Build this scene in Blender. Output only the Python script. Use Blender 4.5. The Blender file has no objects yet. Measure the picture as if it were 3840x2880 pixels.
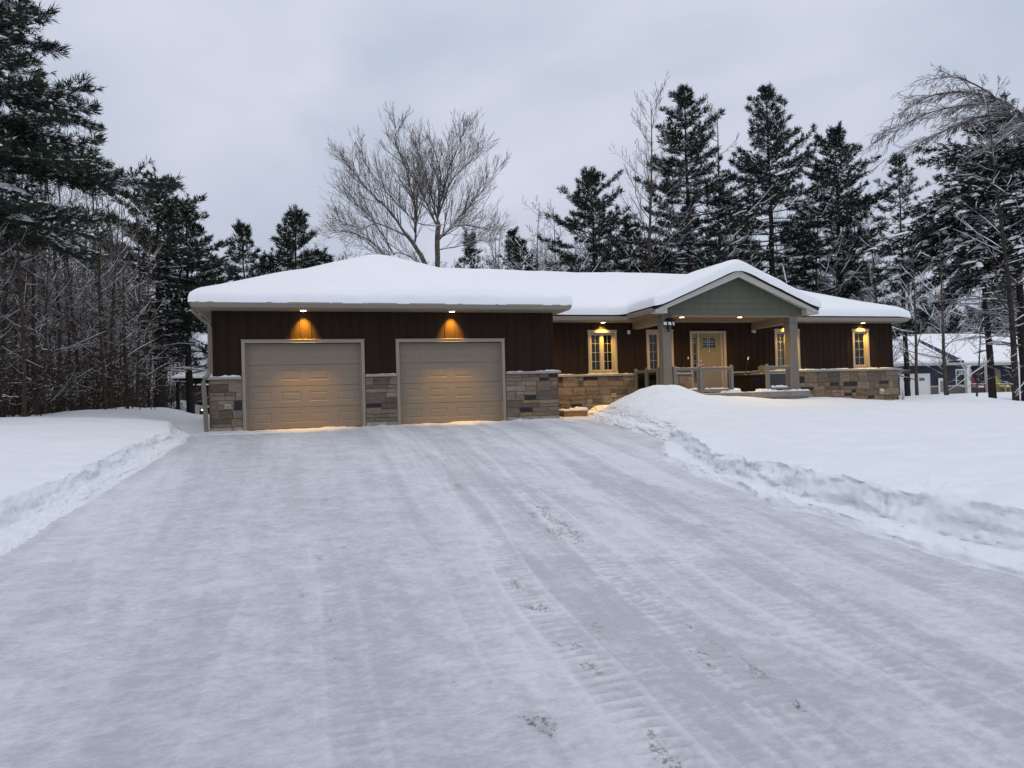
import bpy, math, random
import numpy as np
from mathutils import Vector, Matrix
random.seed(7)
R = math.radians
scene = bpy.context.scene
COL = scene.collection

# ------------------------------------------------------------------ helpers
def sm(a, b, x):
    t = np.clip((x - a) / (b - a), 0, 1)
    return t * t * (3 - 2 * t)

def vnoise(x, y, seed=0):
    x = np.asarray(x, float); y = np.asarray(y, float)
    xi = np.floor(x).astype(np.int64); yi = np.floor(y).astype(np.int64)
    fx = x - xi; fy = y - yi
    fx = fx * fx * fx * (fx * (fx * 6 - 15) + 10); fy = fy * fy * fy * (fy * (fy * 6 - 15) + 10)
    def h(i, j):
        n = (i * 374761393 + j * 668265263 + seed * 1442695041) & 0xFFFFFFFF
        n = ((n ^ (n >> 13)) * 1274126177) & 0xFFFFFFFF
        n = ((n ^ (n >> 16)) * 2246822519) & 0xFFFFFFFF
        n = n ^ (n >> 15)
        return (n & 0xFFFFFF) / float(0xFFFFFF)
    a = h(xi, yi); b = h(xi + 1, yi); c = h(xi, yi + 1); d = h(xi + 1, yi + 1)
    return (a * (1 - fx) + b * fx) * (1 - fy) + (c * (1 - fx) + d * fx) * fy

def fbm(x, y, seed=0, octs=4, gain=.5):
    s = 0; a = 1; t = 0
    for o in range(octs):
        s = s + a * (vnoise(x * 2 ** o + 17.3 * o, y * 2 ** o - 9.1 * o, seed + o) - .5); t += a; a *= gain
    return s / t * 2

class MB:
    """collects shapes for ONE mesh object"""
    def __init__(self): self.v = []; self.f = []; self.m = []; self.c = None
    def quad(self, a, b, c, d, m=0):
        n = len(self.v); self.v += [a, b, c, d]; self.f.append((n, n+1, n+2, n+3)); self.m.append(m)
    def poly(self, pts, m=0):
        n = len(self.v); self.v += list(pts); self.f.append(tuple(range(n, n + len(pts)))); self.m.append(m)
    def box(self, x0, x1, y0, y1, z0, z1, m=0):
        n = len(self.v)
        self.v += [(x0,y0,z0),(x1,y0,z0),(x1,y1,z0),(x0,y1,z0),(x0,y0,z1),(x1,y0,z1),(x1,y1,z1),(x0,y1,z1)]
        for q in ((0,3,2,1),(4,5,6,7),(0,1,5,4),(1,2,6,5),(2,3,7,6),(3,0,4,7)):
            self.f.append(tuple(n + i for i in q)); self.m.append(m)
        return self
    def prism(self, pts, axis, a0, a1, m=0):
        """extrude a 2D outline; axis 1: outline in (x,z), axis 0: outline in (y,z), axis 2: (x,y)"""
        def mk(p, a):
            if axis == 1: return (p[0], a, p[1])
            if axis == 0: return (a, p[0], p[1])
            return (p[0], p[1], a)
        n = len(self.v); k = len(pts)
        self.v += [mk(p, a0) for p in pts] + [mk(p, a1) for p in pts]
        self.f.append(tuple(range(n, n + k))); self.m.append(m)
        self.f.append(tuple(range(n + 2*k - 1, n + k - 1, -1))); self.m.append(m)
        for i in range(k):
            j = (i + 1) % k
            self.f.append((n + i, n + k + i, n + k + j, n + j)); self.m.append(m)
        return self
    def tube(self, pts, rads, sides=5, m=0, cap=True):
        n0 = len(self.v); k = len(pts)
        for i in range(k):
            p = pts[i]
            t = (pts[min(i+1, k-1)] - pts[max(i-1, 0)])
            if t.length < 1e-9: t = Vector((0, 0, 1))
            t.normalize()
            ref = Vector((0, 0, 1)) if abs(t.z) < .95 else Vector((1, 0, 0))
            a = t.cross(ref); a.normalize(); b = a.cross(t)
            r = rads[i]
            for s in range(sides):
                an = 2 * math.pi * s / sides + math.pi / 2
                self.v.append(tuple(p + a * (r * math.cos(an)) + b * (r * math.sin(an))))
        for i in range(k - 1):
            for s in range(sides):
                q = n0 + i * sides + s; q2 = n0 + i * sides + (s + 1) % sides
                self.f.append((q, q2, q2 + sides, q + sides)); self.m.append(m)
        if cap:
            self.f.append(tuple(n0 + s for s in range(sides))[::-1]); self.m.append(m)
            self.f.append(tuple(n0 + (k - 1) * sides + s for s in range(sides))); self.m.append(m)
        return self
    def cyl(self, p0, p1, r0, r1=None, sides=12, m=0):
        return self.tube([Vector(p0), Vector(p1)], [r0, r0 if r1 is None else r1], sides, m)
    def mesh(self, name, mats, smooth=False):
        me = bpy.data.meshes.new(name)
        me.from_pydata(self.v, [], self.f)
        for mt in (mats if isinstance(mats, (list, tuple)) else [mats]): me.materials.append(mt)
        if any(self.m): me.polygons.foreach_set('material_index', self.m)
        if smooth: me.polygons.foreach_set('use_smooth', [True] * len(me.polygons))
        me.update()
        return me
    def build(self, name, mats, parent=None, smooth=False, bevel=0):
        o = bpy.data.objects.new(name, self.mesh(name, mats, smooth)); COL.objects.link(o)
        if parent: o.parent = parent
        if bevel:
            b = o.modifiers.new('bevel', 'BEVEL'); b.width = bevel; b.segments = 2; b.limit_method = 'ANGLE'; b.angle_limit = R(40)
        return o

def tag(o, label=None, cat=None, group=None, kind=None):
    if label: o['label'] = label
    if cat: o['category'] = cat
    if group: o['group'] = group
    if kind: o['kind'] = kind
    return o

def thing(name, label, cat, group=None, loc=(0, 0, 0)):
    o = bpy.data.objects.new(name, None); COL.objects.link(o); o.location = loc
    o.empty_display_size = .2
    return tag(o, label, cat, group)

def copy_tree(root, loc, rz, s, label=None, group=None, sz=None):
    r = root.copy(); COL.objects.link(r); r.location = loc; r.rotation_euler = (0, 0, rz); r.scale = (s, s, sz or s)
    if label: r['label'] = label
    if group: r['group'] = group
    for ch in list(root.children):
        c = ch.copy(); COL.objects.link(c); c.parent = r
        for g in ch.children:
            d = g.copy(); COL.objects.link(d); d.parent = c
    return r

def grid_mesh(name, X, Y, Z, mats, attrs=None, keep=None, parent=None):
    """heightfield mesh from 2D arrays"""
    ny, nx = X.shape
    co = np.stack([X, Y, Z], -1).reshape(-1, 3).astype(np.float32)
    idx = np.arange(ny * nx).reshape(ny, nx)
    q = np.stack([idx[:-1, :-1], idx[:-1, 1:], idx[1:, 1:], idx[1:, :-1]], -1).reshape(-1, 4)
    if keep is not None: q = q[keep.reshape(-1)]
    me = bpy.data.meshes.new(name)
    me.vertices.add(len(co)); me.vertices.foreach_set('co', co.reshape(-1))
    me.loops.add(q.size); me.loops.foreach_set('vertex_index', q.reshape(-1).astype(np.int32))
    me.polygons.add(len(q)); me.polygons.foreach_set('loop_start', np.arange(0, q.size, 4, dtype=np.int32))
    me.polygons.foreach_set('loop_total', np.full(len(q), 4, np.int32))
    me.polygons.foreach_set('use_smooth', np.ones(len(q), bool))
    me.update(calc_edges=True); me.validate()
    for an, arr in (attrs or {}).items():
        at = me.attributes.new(an, 'FLOAT', 'POINT'); at.data.foreach_set('value', arr.reshape(-1).astype(np.float32))
    for mt in (mats if isinstance(mats, (list, tuple)) else [mats]): me.materials.append(mt)
    o = bpy.data.objects.new(name, me); COL.objects.link(o)
    if parent: o.parent = parent
    return o

# ------------------------------------------------------------------ materials
def mat(name, color, rough=.7, metal=0, var=0, vscale=4, bump=0, bscale=30, spec=.3, stretch=None, emit=None, estr=0):
    m = bpy.data.materials.new(name); m.use_nodes = True
    nt = m.node_tree; N = nt.nodes; L = nt.links
    b = N['Principled BSDF']; b.inputs['Base Color'].default_value = (*color, 1)
    b.inputs['Roughness'].default_value = rough; b.inputs['Metallic'].default_value = metal
    b.inputs['Specular IOR Level'].default_value = spec
    if emit: b.inputs['Emission Color'].default_value = (*emit, 1); b.inputs['Emission Strength'].default_value = estr
    if var or bump:
        tc = N.new('ShaderNodeTexCoord'); mp = N.new('ShaderNodeMapping'); L.new(tc.outputs['Object'], mp.inputs[0])
        if stretch: mp.inputs['Scale'].default_value = stretch
        if var:
            nz = N.new('ShaderNodeTexNoise'); nz.inputs['Scale'].default_value = vscale; nz.inputs['Detail'].default_value = 6
            nz.inputs['Roughness'].default_value = .65
            L.new(mp.outputs[0], nz.inputs['Vector'])
            rp = N.new('ShaderNodeValToRGB'); rp.color_ramp.elements[0].position = .3; rp.color_ramp.elements[1].position = .7
            rp.color_ramp.elements[0].color = (*[c * (1 - var) for c in color], 1)
            rp.color_ramp.elements[1].color = (*[min(1, c * (1 + var)) for c in color], 1)
            L.new(nz.outputs['Fac'], rp.inputs[0]); L.new(rp.outputs[0], b.inputs['Base Color'])
        if bump:
            n2 = N.new('ShaderNodeTexNoise'); n2.inputs['Scale'].default_value = bscale; n2.inputs['Detail'].default_value = 5
            L.new(mp.outputs[0], n2.inputs['Vector'])
            bp = N.new('ShaderNodeBump'); bp.inputs['Strength'].default_value = bump; bp.inputs['Distance'].default_value = .02
            L.new(n2.outputs['Fac'], bp.inputs['Height']); L.new(bp.outputs[0], b.inputs['Normal'])
    return m

SNOW = (.775, .80, .835)
M = {}
M['snow'] = mat('snow', SNOW, .85, var=.04, vscale=1.2, bump=.55, bscale=14, spec=.15, stretch=(1, 1.6, 1))
M['roof_snow'] = mat('roof_snow', (.86, .88, .91), .85, var=.02, vscale=.8, bump=.3, bscale=14, spec=.15)
M['siding'] = mat('siding', (.026, .0155, .0112), .75, var=.18, vscale=3, bump=.08, bscale=60, spec=.08, stretch=(1, 1, .15))
M['taupe'] = mat('taupe', (.29, .252, .205), .5, var=.03, vscale=2)
M['door_taupe'] = mat('door_taupe', (.235, .192, .145), .55, var=.05, vscale=5, bump=.15, bscale=40, stretch=(.25, 1, 3))
M['gutter'] = mat('gutter', (.255, .23, .195), .45, var=.05, vscale=2)
M['soffit'] = mat('soffit', (.25, .205, .15), .6, var=.03, vscale=2)
M['sage'] = mat('sage', (.098, .103, .078), .65, var=.12, vscale=6, bump=.2, bscale=50, stretch=(1, 1, .2))
M['white_trim'] = mat('white_trim', (.42, .41, .375), .5, var=.03, vscale=3)
M['post'] = mat('post', (.17, .152, .124), .6, var=.05, vscale=3)
M['window_trim'] = mat('window_trim', (.38, .31, .22), .45, var=.03)
M['rail'] = mat('rail', (.175, .16, .14), .55, var=.04)
M['roofing'] = mat('roofing', (.012, .012, .014), .8)
M['fdoor'] = mat('front_door_paint', (.21, .172, .10), .55, var=.06, vscale=8, stretch=(3, 1, .3))
M['deck'] = mat('deck', (.22, .205, .185), .7, var=.2, vscale=6)
M['dark'] = mat('dark_interior', (.008, .008, .009), .8)
M['black'] = mat('black_metal', (.012, .012, .014), .45, var=.2)
M['whitep'] = mat('white_plastic', (.70, .70, .68), .4, var=.03)
M['beigep'] = mat('beige_plastic', (.45, .40, .33), .5, var=.05)
M['wood'] = mat('wood', (.30, .16, .06), .6, var=.35, vscale=6, bump=.2, bscale=40, stretch=(.4, 3, 3))
M['graywood'] = mat('gray_wood', (.22, .17, .11), .7, var=.25, vscale=8)
M['tub'] = mat('tub_panel', (.012, .007, .005), .5, var=.3, vscale=3, stretch=(8, 1, .5))
M['cover'] = mat('vinyl_cover', (.012, .010, .012), .5)
M['navy'] = mat('navy_siding', (.020, .026, .042), .6, var=.1, vscale=4)
M['tarp'] = mat('blue_tarp', (.02, .07, .22), .5, var=.3, vscale=4)
M['red'] = mat('red_paint', (.22, .015, .02), .5, var=.2)
M['yellow'] = mat('yellow_paint', (.42, .33, .04), .5, var=.2)
M['greenbin'] = mat('green_bin', (.02, .07, .05), .5)
M['cabin'] = mat('cabin_wall', (.035, .028, .022), .8, var=.3, vscale=4)
M['blind'] = mat('blind_slat', (.55, .47, .33), .6)
M['mullion'] = mat('mullion_white', (.36, .34, .30), .5)
M['lead'] = mat('came_metal', (.5, .5, .48), .3, metal=.8)
M['dirt'] = mat('grit', (.06, .055, .05), .9)
M['lamp_on'] = mat('lamp_lens', (1, .9, .7), .4, emit=(1, .80, .45), estr=14)
M['lamp_small'] = mat('lamp_glow', (1, .85, .5), .4, emit=(1, .8, .35), estr=3)
M['stem'] = mat('dead_stem', (.12, .06, .05), .8, var=.2)

def glass_mat(name, tint, opaque):
    m = bpy.data.materials.new(name); m.use_nodes = True
    nt = m.node_tree; N = nt.nodes; L = nt.links
    b = N['Principled BSDF']
    b.inputs['Base Color'].default_value = (*tint, 1); b.inputs['Roughness'].default_value = .04
    b.inputs['Specular IOR Level'].default_value = .5
    if not opaque:
        g = N.new('ShaderNodeBsdfGlossy'); g.inputs['Roughness'].default_value = .03
        t = N.new('ShaderNodeBsdfTransparent'); t.inputs['Color'].default_value = (.93, .94, .94, 1)
        fr = N.new('ShaderNodeFresnel'); fr.inputs['IOR'].default_value = 1.4
        mx = N.new('ShaderNodeMixShader'); L.new(fr.outputs[0], mx.inputs[0]); L.new(t.outputs[0], mx.inputs[1]); L.new(g.outputs[0], mx.inputs[2])
        L.new(mx.outputs[0], N['Material Output'].inputs['Surface'])
    return m
M['glass'] = glass_mat('window_glass_dark', (.006, .007, .008), True)
M['clear'] = glass_mat('clear_glass', (1, 1, 1), False)

def stone_mat():
    m = bpy.data.materials.new('veneer_stone'); m.use_nodes = True
    nt = m.node_tree; N = nt.nodes; L = nt.links; b = N['Principled BSDF']; b.inputs['Roughness'].default_value = .85
    at = N.new('ShaderNodeAttribute'); at.attribute_name = 'stone'
    tc = N.new('ShaderNodeTexCoord'); mp = N.new('ShaderNodeMapping'); mp.inputs['Scale'].default_value = (1, 1, 3.5); L.new(tc.outputs['Object'], mp.inputs[0])
    nz = N.new('ShaderNodeTexNoise'); nz.inputs['Scale'].default_value = 5; nz.inputs['Detail'].default_value = 8; nz.inputs['Roughness'].default_value = .7
    L.new(mp.outputs[0], nz.inputs['Vector'])
    rp = N.new('ShaderNodeValToRGB'); rp.color_ramp.elements[0].position = .3; rp.color_ramp.elements[0].color = (.55, .52, .50, 1)
    rp.color_ramp.elements[1].position = .72; rp.color_ramp.elements[1].color = (1.25, 1.2, 1.12, 1)
    L.new(nz.outputs['Fac'], rp.inputs[0])
    mx = N.new('ShaderNodeMix'); mx.data_type = 'RGBA'; mx.blend_type = 'MULTIPLY'; mx.inputs[0].default_value = 1
    L.new(at.outputs['Color'], mx.inputs[6]); L.new(rp.outputs[0], mx.inputs[7]); L.new(mx.outputs[2], b.inputs['Base Color'])
    bp = N.new('ShaderNodeBump'); bp.inputs['Strength'].default_value = .5; bp.inputs['Distance'].default_value = .02
    L.new(nz.outputs['Fac'], bp.inputs['Height']); L.new(bp.outputs[0], b.inputs['Normal'])
    return m
M['stone'] = stone_mat()

def bark_mat(name, color, snow_amt, thr=.35, scale=6):
    """bark with wind-blown snow lying on its upper sides (by the surface's own tilt, broken up by noise)"""
    m = bpy.data.materials.new(name); m.use_nodes = True
    nt = m.node_tree; N = nt.nodes; L = nt.links; b = N['Principled BSDF']; b.inputs['Roughness'].default_value = .9; b.inputs['Specular IOR Level'].default_value = .1
    tc = N.new('ShaderNodeTexCoord'); nz = N.new('ShaderNodeTexNoise'); nz.inputs['Scale'].default_value = scale; nz.inputs['Detail'].default_value = 3
    L.new(tc.outputs['Object'], nz.inputs['Vector'])
    rp = N.new('ShaderNodeValToRGB'); rp.color_ramp.elements[0].position = .3; rp.color_ramp.elements[1].position = .7
    rp.color_ramp.elements[0].color = (*[c * .65 for c in color], 1); rp.color_ramp.elements[1].color = (*[c * 1.35 for c in color], 1)
    L.new(nz.outputs['Fac'], rp.inputs[0])
    ge = N.new('ShaderNodeNewGeometry'); sx = N.new('ShaderNodeSeparateXYZ'); L.new(ge.outputs['Normal'], sx.inputs[0])
    ad = N.new('ShaderNodeMath'); ad.operation = 'MULTIPLY_ADD'; L.new(nz.outputs['Fac'], ad.inputs[0]); ad.inputs[1].default_value = 1.6; ad.inputs[2].default_value = -.8
    sm_ = N.new('ShaderNodeMath'); sm_.operation = 'ADD'; L.new(sx.outputs['Z'], sm_.inputs[0]); L.new(ad.outputs[0], sm_.inputs[1])
    mr = N.new('ShaderNodeMapRange'); mr.inputs['From Min'].default_value = thr; mr.inputs['From Max'].default_value = thr + .12; mr.inputs['To Max'].default_value = snow_amt
    L.new(sm_.outputs[0], mr.inputs['Value'])
    mx = N.new('ShaderNodeMix'); mx.data_type = 'RGBA'; L.new(mr.outputs[0], mx.inputs[0]); L.new(rp.outputs[0], mx.inputs[6]); mx.inputs[7].default_value = (*SNOW, 1)
    L.new(mx.outputs[2], b.inputs['Base Color'])
    return m
M['bark_thicket'] = bark_mat('bark_thicket', (.082, .058, .045), .9, .62)
M['bark_big'] = bark_mat('bark_big', (.13, .108, .092), .9, .6)
M['bark_gray'] = bark_mat('bark_gray', (.085, .068, .058), .9, .52)
M['bark_pine'] = bark_mat('bark_pine', (.045, .036, .032), .9, .5)
M['bark_birch'] = bark_mat('bark_birch', (.085, .07, .062), .95, .6)
M['needles'] = mat('pine_needles', (.030, .046, .030), .7, var=.35, vscale=2.5, spec=.15)
M['needles_dark'] = mat('pine_needles_dark', (.020, .033, .024), .7, var=.35, vscale=2.5, spec=.15)
M['tree_snow'] = mat('tree_snow', (.84, .86, .89), .9)

def drive_mat():
    m = bpy.data.materials.new('packed_snow'); m.use_nodes = True
    nt = m.node_tree; N = nt.nodes; L = nt.links; b = N['Principled BSDF']
    b.inputs['Specular IOR Level'].default_value = .25
    at = N.new('ShaderNodeAttribute'); at.attribute_name = 'wear_shade'
    di = N.new('ShaderNodeAttribute'); di.attribute_name = 'grit'
    tc = N.new('ShaderNodeTexCoord'); mp = N.new('ShaderNodeMapping'); mp.inputs['Scale'].default_value = (2.2, .8, 1); mp.inputs['Rotation'].default_value = (0, 0, R(70))
    L.new(tc.outputs['Object'], mp.inputs[0])
    nz = N.new('ShaderNodeTexNoise'); nz.inputs['Scale'].default_value = 3.5; nz.inputs['Detail'].default_value = 8; nz.inputs['Roughness'].default_value = .68
    L.new(mp.outputs[0], nz.inputs['Vector'])
    ad = N.new('ShaderNodeMath'); ad.operation = 'MULTIPLY_ADD'; L.new(nz.outputs['Fac'], ad.inputs[0]); ad.inputs[1].default_value = .55; ad.inputs[2].default_value = -.275
    sm_ = N.new('ShaderNodeMath'); sm_.operation = 'ADD'; L.new(at.outputs['Fac'], sm_.inputs[0]); L.new(ad.outputs[0], sm_.inputs[1])
    rp = N.new('ShaderNodeValToRGB')
    e = rp.color_ramp.elements
    e[0].position = 0; e[0].color = (.725, .745, .79, 1)
    e[1].position = 1; e[1].color = (.505, .525, .57, 1)
    e2 = rp.color_ramp.elements.new(.5); e2.color = (.615, .637, .682, 1)
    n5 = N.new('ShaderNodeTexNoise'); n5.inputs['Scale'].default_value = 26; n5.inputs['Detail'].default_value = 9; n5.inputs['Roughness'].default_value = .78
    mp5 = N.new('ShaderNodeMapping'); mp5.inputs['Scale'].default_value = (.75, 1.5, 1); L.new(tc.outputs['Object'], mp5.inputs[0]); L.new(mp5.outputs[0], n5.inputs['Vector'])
    ad5 = N.new('ShaderNodeMath'); ad5.operation = 'MULTIPLY_ADD'; L.new(n5.outputs['Fac'], ad5.inputs[0]); ad5.inputs[1].default_value = 2.3; ad5.inputs[2].default_value = -1.15  # strong grain tint: small-scale shading of the bumps painted into the colour
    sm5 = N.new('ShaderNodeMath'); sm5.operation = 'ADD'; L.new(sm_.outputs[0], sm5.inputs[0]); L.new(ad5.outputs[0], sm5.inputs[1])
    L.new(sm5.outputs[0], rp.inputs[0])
    n3 = N.new('ShaderNodeTexNoise'); n3.inputs['Scale'].default_value = 38; n3.inputs['Detail'].default_value = 6; n3.inputs['Roughness'].default_value = .75
    L.new(tc.outputs['Object'], n3.inputs['Vector'])
    g1 = N.new('ShaderNodeMath'); g1.operation = 'MULTIPLY_ADD'; L.new(di.outputs['Fac'], g1.inputs[0]); g1.inputs[1].default_value = .42; g1.inputs[2].default_value = -.745
    g2 = N.new('ShaderNodeMath'); g2.operation = 'ADD'; L.new(g1.outputs[0], g2.inputs[0]); L.new(n3.outputs['Fac'], g2.inputs[1])
    g3 = N.new('ShaderNodeMapRange'); g3.inputs['From Min'].default_value = 0; g3.inputs['From Max'].default_value = .16; L.new(g2.outputs[0], g3.inputs['Value'])
    mx = N.new('ShaderNodeMix'); mx.data_type = 'RGBA'; L.new(g3.outputs[0], mx.inputs[0]); L.new(rp.outputs[0], mx.inputs[6]); mx.inputs[7].default_value = (.13, .13, .135, 1)
    L.new(mx.outputs[2], b.inputs['Base Color'])
    mr = N.new('ShaderNodeMapRange'); mr.inputs['To Min'].default_value = .75; mr.inputs['To Max'].default_value = .42; L.new(at.outputs['Fac'], mr.inputs['Value']); L.new(mr.outputs[0], b.inputs['Roughness'])
    bp = N.new('ShaderNodeBump'); bp.inputs['Strength'].default_value = .5; bp.inputs['Distance'].default_value = .02
    L.new(nz.outputs['Fac'], bp.inputs['Height'])
    b5 = N.new('ShaderNodeBump'); b5.inputs['Strength'].default_value = .75; b5.inputs['Distance'].default_value = .018
    L.new(n5.outputs['Fac'], b5.inputs['Height']); L.new(bp.outputs[0], b5.inputs['Normal']); L.new(b5.outputs[0], b.inputs['Normal'])
    return m
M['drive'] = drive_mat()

# ------------------------------------------------------------------ camera
def make_camera():
    yaw, pitch, roll = R(16.169), R(.971), R(1.618)
    fwd = Vector((math.sin(yaw) * math.cos(pitch), math.cos(yaw) * math.cos(pitch), math.sin(pitch)))
    r0 = Vector((math.cos(yaw), -math.sin(yaw), 0)); u0 = r0.cross(fwd)
    right = r0 * math.cos(roll) - u0 * math.sin(roll); up = u0 * math.cos(roll) + r0 * math.sin(roll)
    cam = bpy.data.cameras.new('camera'); o = bpy.data.objects.new('camera', cam); COL.objects.link(o)
    m = Matrix((right, up, -fwd)).transposed().to_4x4(); m.translation = Vector((2.265, -18.194, .681))
    o.matrix_world = m
    cam.sensor_width = 36; cam.sensor_fit = 'HORIZONTAL'; cam.lens = 1524.377 / 2212 * 36
    cam.clip_start = .05; cam.clip_end = 3000
    scene.camera = o
make_camera()

# ------------------------------------------------------------------ sky and light
def make_world():
    w = bpy.data.worlds.new('World'); scene.world = w; w.use_nodes = True
    nt = w.node_tree; N = nt.nodes; L = nt.links; N.clear()
    out = N.new('ShaderNodeOutputWorld')
    sky = N.new('ShaderNodeTexSky'); sky.sky_type = 'NISHITA'; sky.sun_disc = False
    sky.sun_elevation = R(68); sky.sun_rotation = R(200); sky.air_density = 1.2; sky.dust_density = 1.5
    b1 = N.new('ShaderNodeBackground'); b1.inputs['Strength'].default_value = .06; L.new(sky.outputs[0], b1.inputs['Color'])
    # overcast deck: soft cloud in sky-direction space
    tc = N.new('ShaderNodeTexCoord'); sx = N.new('ShaderNodeSeparateXYZ'); L.new(tc.outputs['Generated'], sx.inputs[0])
    mp = N.new('ShaderNodeMapping'); mp.inputs['Scale'].default_value = (1.3, 1.3, 2.3); mp.inputs['Rotation'].default_value = (R(12), R(8), R(35)); L.new(tc.outputs['Generated'], mp.inputs[0])
    nz = N.new('ShaderNodeTexNoise'); nz.inputs['Scale'].default_value = 1.7; nz.inputs['Detail'].default_value = 4; nz.inputs['Roughness'].default_value = .5; nz.inputs['Distortion'].default_value = .3
    L.new(mp.outputs[0], nz.inputs['Vector'])
    el = N.new('ShaderNodeMapRange'); el.inputs['From Min'].default_value = 0; el.inputs['From Max'].default_value = 1.0; L.new(sx.outputs['Z'], el.inputs['Value'])
    base = N.new('ShaderNodeValToRGB'); L.new(el.outputs[0], base.inputs[0])
    e = base.color_ramp.elements
    e[0].position = .0; e[0].color = (.49, .542, .638, 1); e[1].position = 1; e[1].color = (.82, .85, .89, 1)
    em = base.color_ramp.elements.new(.5); em.color = (.655, .70, .79, 1)
    rp = N.new('ShaderNodeValToRGB'); L.new(nz.outputs['Fac'], rp.inputs[0])
    rp.color_ramp.elements[0].position = .36; rp.color_ramp.elements[0].color = (.905, .94, .985, 1)
    rp.color_ramp.elements[1].position = .64; rp.color_ramp.elements[1].color = (1.225, 1.175, 1.20, 1)
    mx = N.new('ShaderNodeMix'); mx.data_type = 'RGBA'; mx.blend_type = 'MULTIPLY'; mx.inputs[0].default_value = 1
    L.new(base.outputs[0], mx.inputs[6]); L.new(rp.outputs[0], mx.inputs[7])
    b2 = N.new('ShaderNodeBackground'); b2.inputs['Strength'].default_value = 1.0; L.new(mx.outputs[2], b2.inputs['Color'])
    ms = N.new('ShaderNodeMixShader'); ms.inputs[0].default_value = .9; L.new(b1.outputs[0], ms.inputs[1]); L.new(b2.outputs[0], ms.inputs[2])
    L.new(ms.outputs[0], out.inputs['Surface'])
    s = bpy.data.lights.new('sun', 'SUN'); s.energy = .5; s.angle = R(50); s.color = (1, .97, .94)
    so = bpy.data.objects.new('sun', s); COL.objects.link(so)
    el_, rot = R(68), R(200)
    d = Vector((math.sin(rot) * math.cos(el_), math.cos(rot) * math.cos(el_), math.sin(el_)))
    so.rotation_euler = d.to_track_quat('Z', 'Y').to_euler()
make_world()
vs = scene.view_settings; vs.view_transform = 'Standard'; vs.look = 'None'; vs.exposure = 0; vs.gamma = 1; vs.use_curve_mapping = False
scene.render.engine = 'CYCLES'
scene.cycles.use_denoising = True; scene.cycles.denoising_prefilter = 'NONE'; scene.cycles.denoising_input_passes = 'RGB_ALBEDO_NORMAL'; scene.cycles.use_adaptive_sampling = False; scene.cycles.max_bounces = 6; scene.cycles.diffuse_bounces = 3; scene.cycles.transparent_max_bounces = 12
scene.cycles.sample_clamp_indirect = 2
scene.cycles.use_light_tree = True

# ------------------------------------------------------------------ ground heights
def drive_z(x, y): return np.where(y < 0, .048 * y, 0.0)
YL = np.array([-40, -1.6, -.6, .3, 2, 4, 8, 16, 40.]); XL = np.array([-.2, -.2, -.32, -.6, -1.0, -1.4, -1.8, -2.2, -2.2])
YR = np.array([-40, -16, -13, -11, -9.5, -8.2, -7.2, -6.2, -5.2, -3, -.8, .0, .5, 1.2, 3, 60]); XR = np.array([7.0, 6.95, 6.98, 7.12, 7.3, 7.55, 8.0, 8.7, 9.05, 9.2, 9.45, 9.7, 10.1, 10.3, 10.3, 10.3])
def edge_l(y): return np.interp(y, YL, XL)
def edge_r(y): return np.interp(y, YR, XR)
def H_left(x, y):
    z = .30 + .048 * np.minimum(y, 0) + .055 * np.clip(-x - .4, 0, 3.4)
    z = z + .17 * np.exp(-((x + 3.6) / 1.1) ** 2) * sm(0, 5, y)
    z = z - .25 * sm(9, 24, y)
    z = z + .05 * fbm(x * .35, y * .35, 3, 3)
    return z
def H_right(x, y):
    z = .24 + .034 * np.minimum(y, 4) - .042 * np.clip(x - 18.5, 0, 25) * sm(-10, 2, y) - .02 * np.clip(x - 18.5, 0, 25) * (1 - sm(-10, 2, y))
    z = z + .56 * np.exp(-(((x - 11.45) / 1.15) ** 2 + ((y + .9) / 1.3) ** 2) ** 1.0)
    z = z + .30 * np.exp(-(((x - 10.6) / 1.1) ** 2 + ((y + 2.6) / 1.6) ** 2))
    z = z + .13 * np.exp(-(((x - 12.9) / 1.5) ** 2 + ((y + 1.0) / 1.3) ** 2))
    z = z + .10 * np.exp(-(((x - 17.9) / 1.1) ** 2 + ((y - .6) / .9) ** 2))
    z = z + .22 * np.exp(-(((x - 24.6) / 2.0) ** 2 + ((y - 2.0) / 2.0) ** 2))
    z = z + .22 * np.exp(-(((x - 14.2) / 1.9) ** 2 + ((y + .2) / 1.1) ** 2))
    z = z - .12 * np.exp(-(((x - 21.6) / 1.4) ** 2 + ((y - 2.2) / .8) ** 2))
    z = z + .06 * fbm(x * .3, y * .3, 11, 3)
    return z

def far_z(x, y):
    """snow-covered land round the plot"""
    l = .18 + .1 * fbm(x * .05, y * .05, 5, 3)
    r = -.35 + .15 * fbm(x * .05, y * .05, 6, 3)
    z = l + (r - l) * sm(4, 26, x)
    return z + 1.6 * sm(60, 200, y)

def build_ground():
    xs = np.unique(np.concatenate([np.linspace(-400, -30, 24), np.linspace(-30, 70, 101), np.linspace(70, 500, 26)]))
    ys = np.unique(np.concatenate([np.linspace(-120, -24, 14), np.linspace(-24, 70, 95), np.linspace(70, 700, 36)]))
    X, Y = np.meshgrid(xs, ys)
    Z = far_z(X, Y)
    near = sm(-20, -14, X) * (1 - sm(38, 46, X)) * sm(-30, -22, Y) * (1 - sm(7, 14, Y))
    low = np.minimum(.048 * np.minimum(Y, 0) - .45, -.25)
    front = (1 - sm(-26, -16, Y))
    Z = Z * (1 - near) + low * near
    Z = np.where(Y < -18, np.minimum(Z, .048 * Y - .1), Z)
    o = grid_mesh('snowy_ground', X, Y, Z, M['snow']); tag(o, kind='structure')
build_ground()

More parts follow.
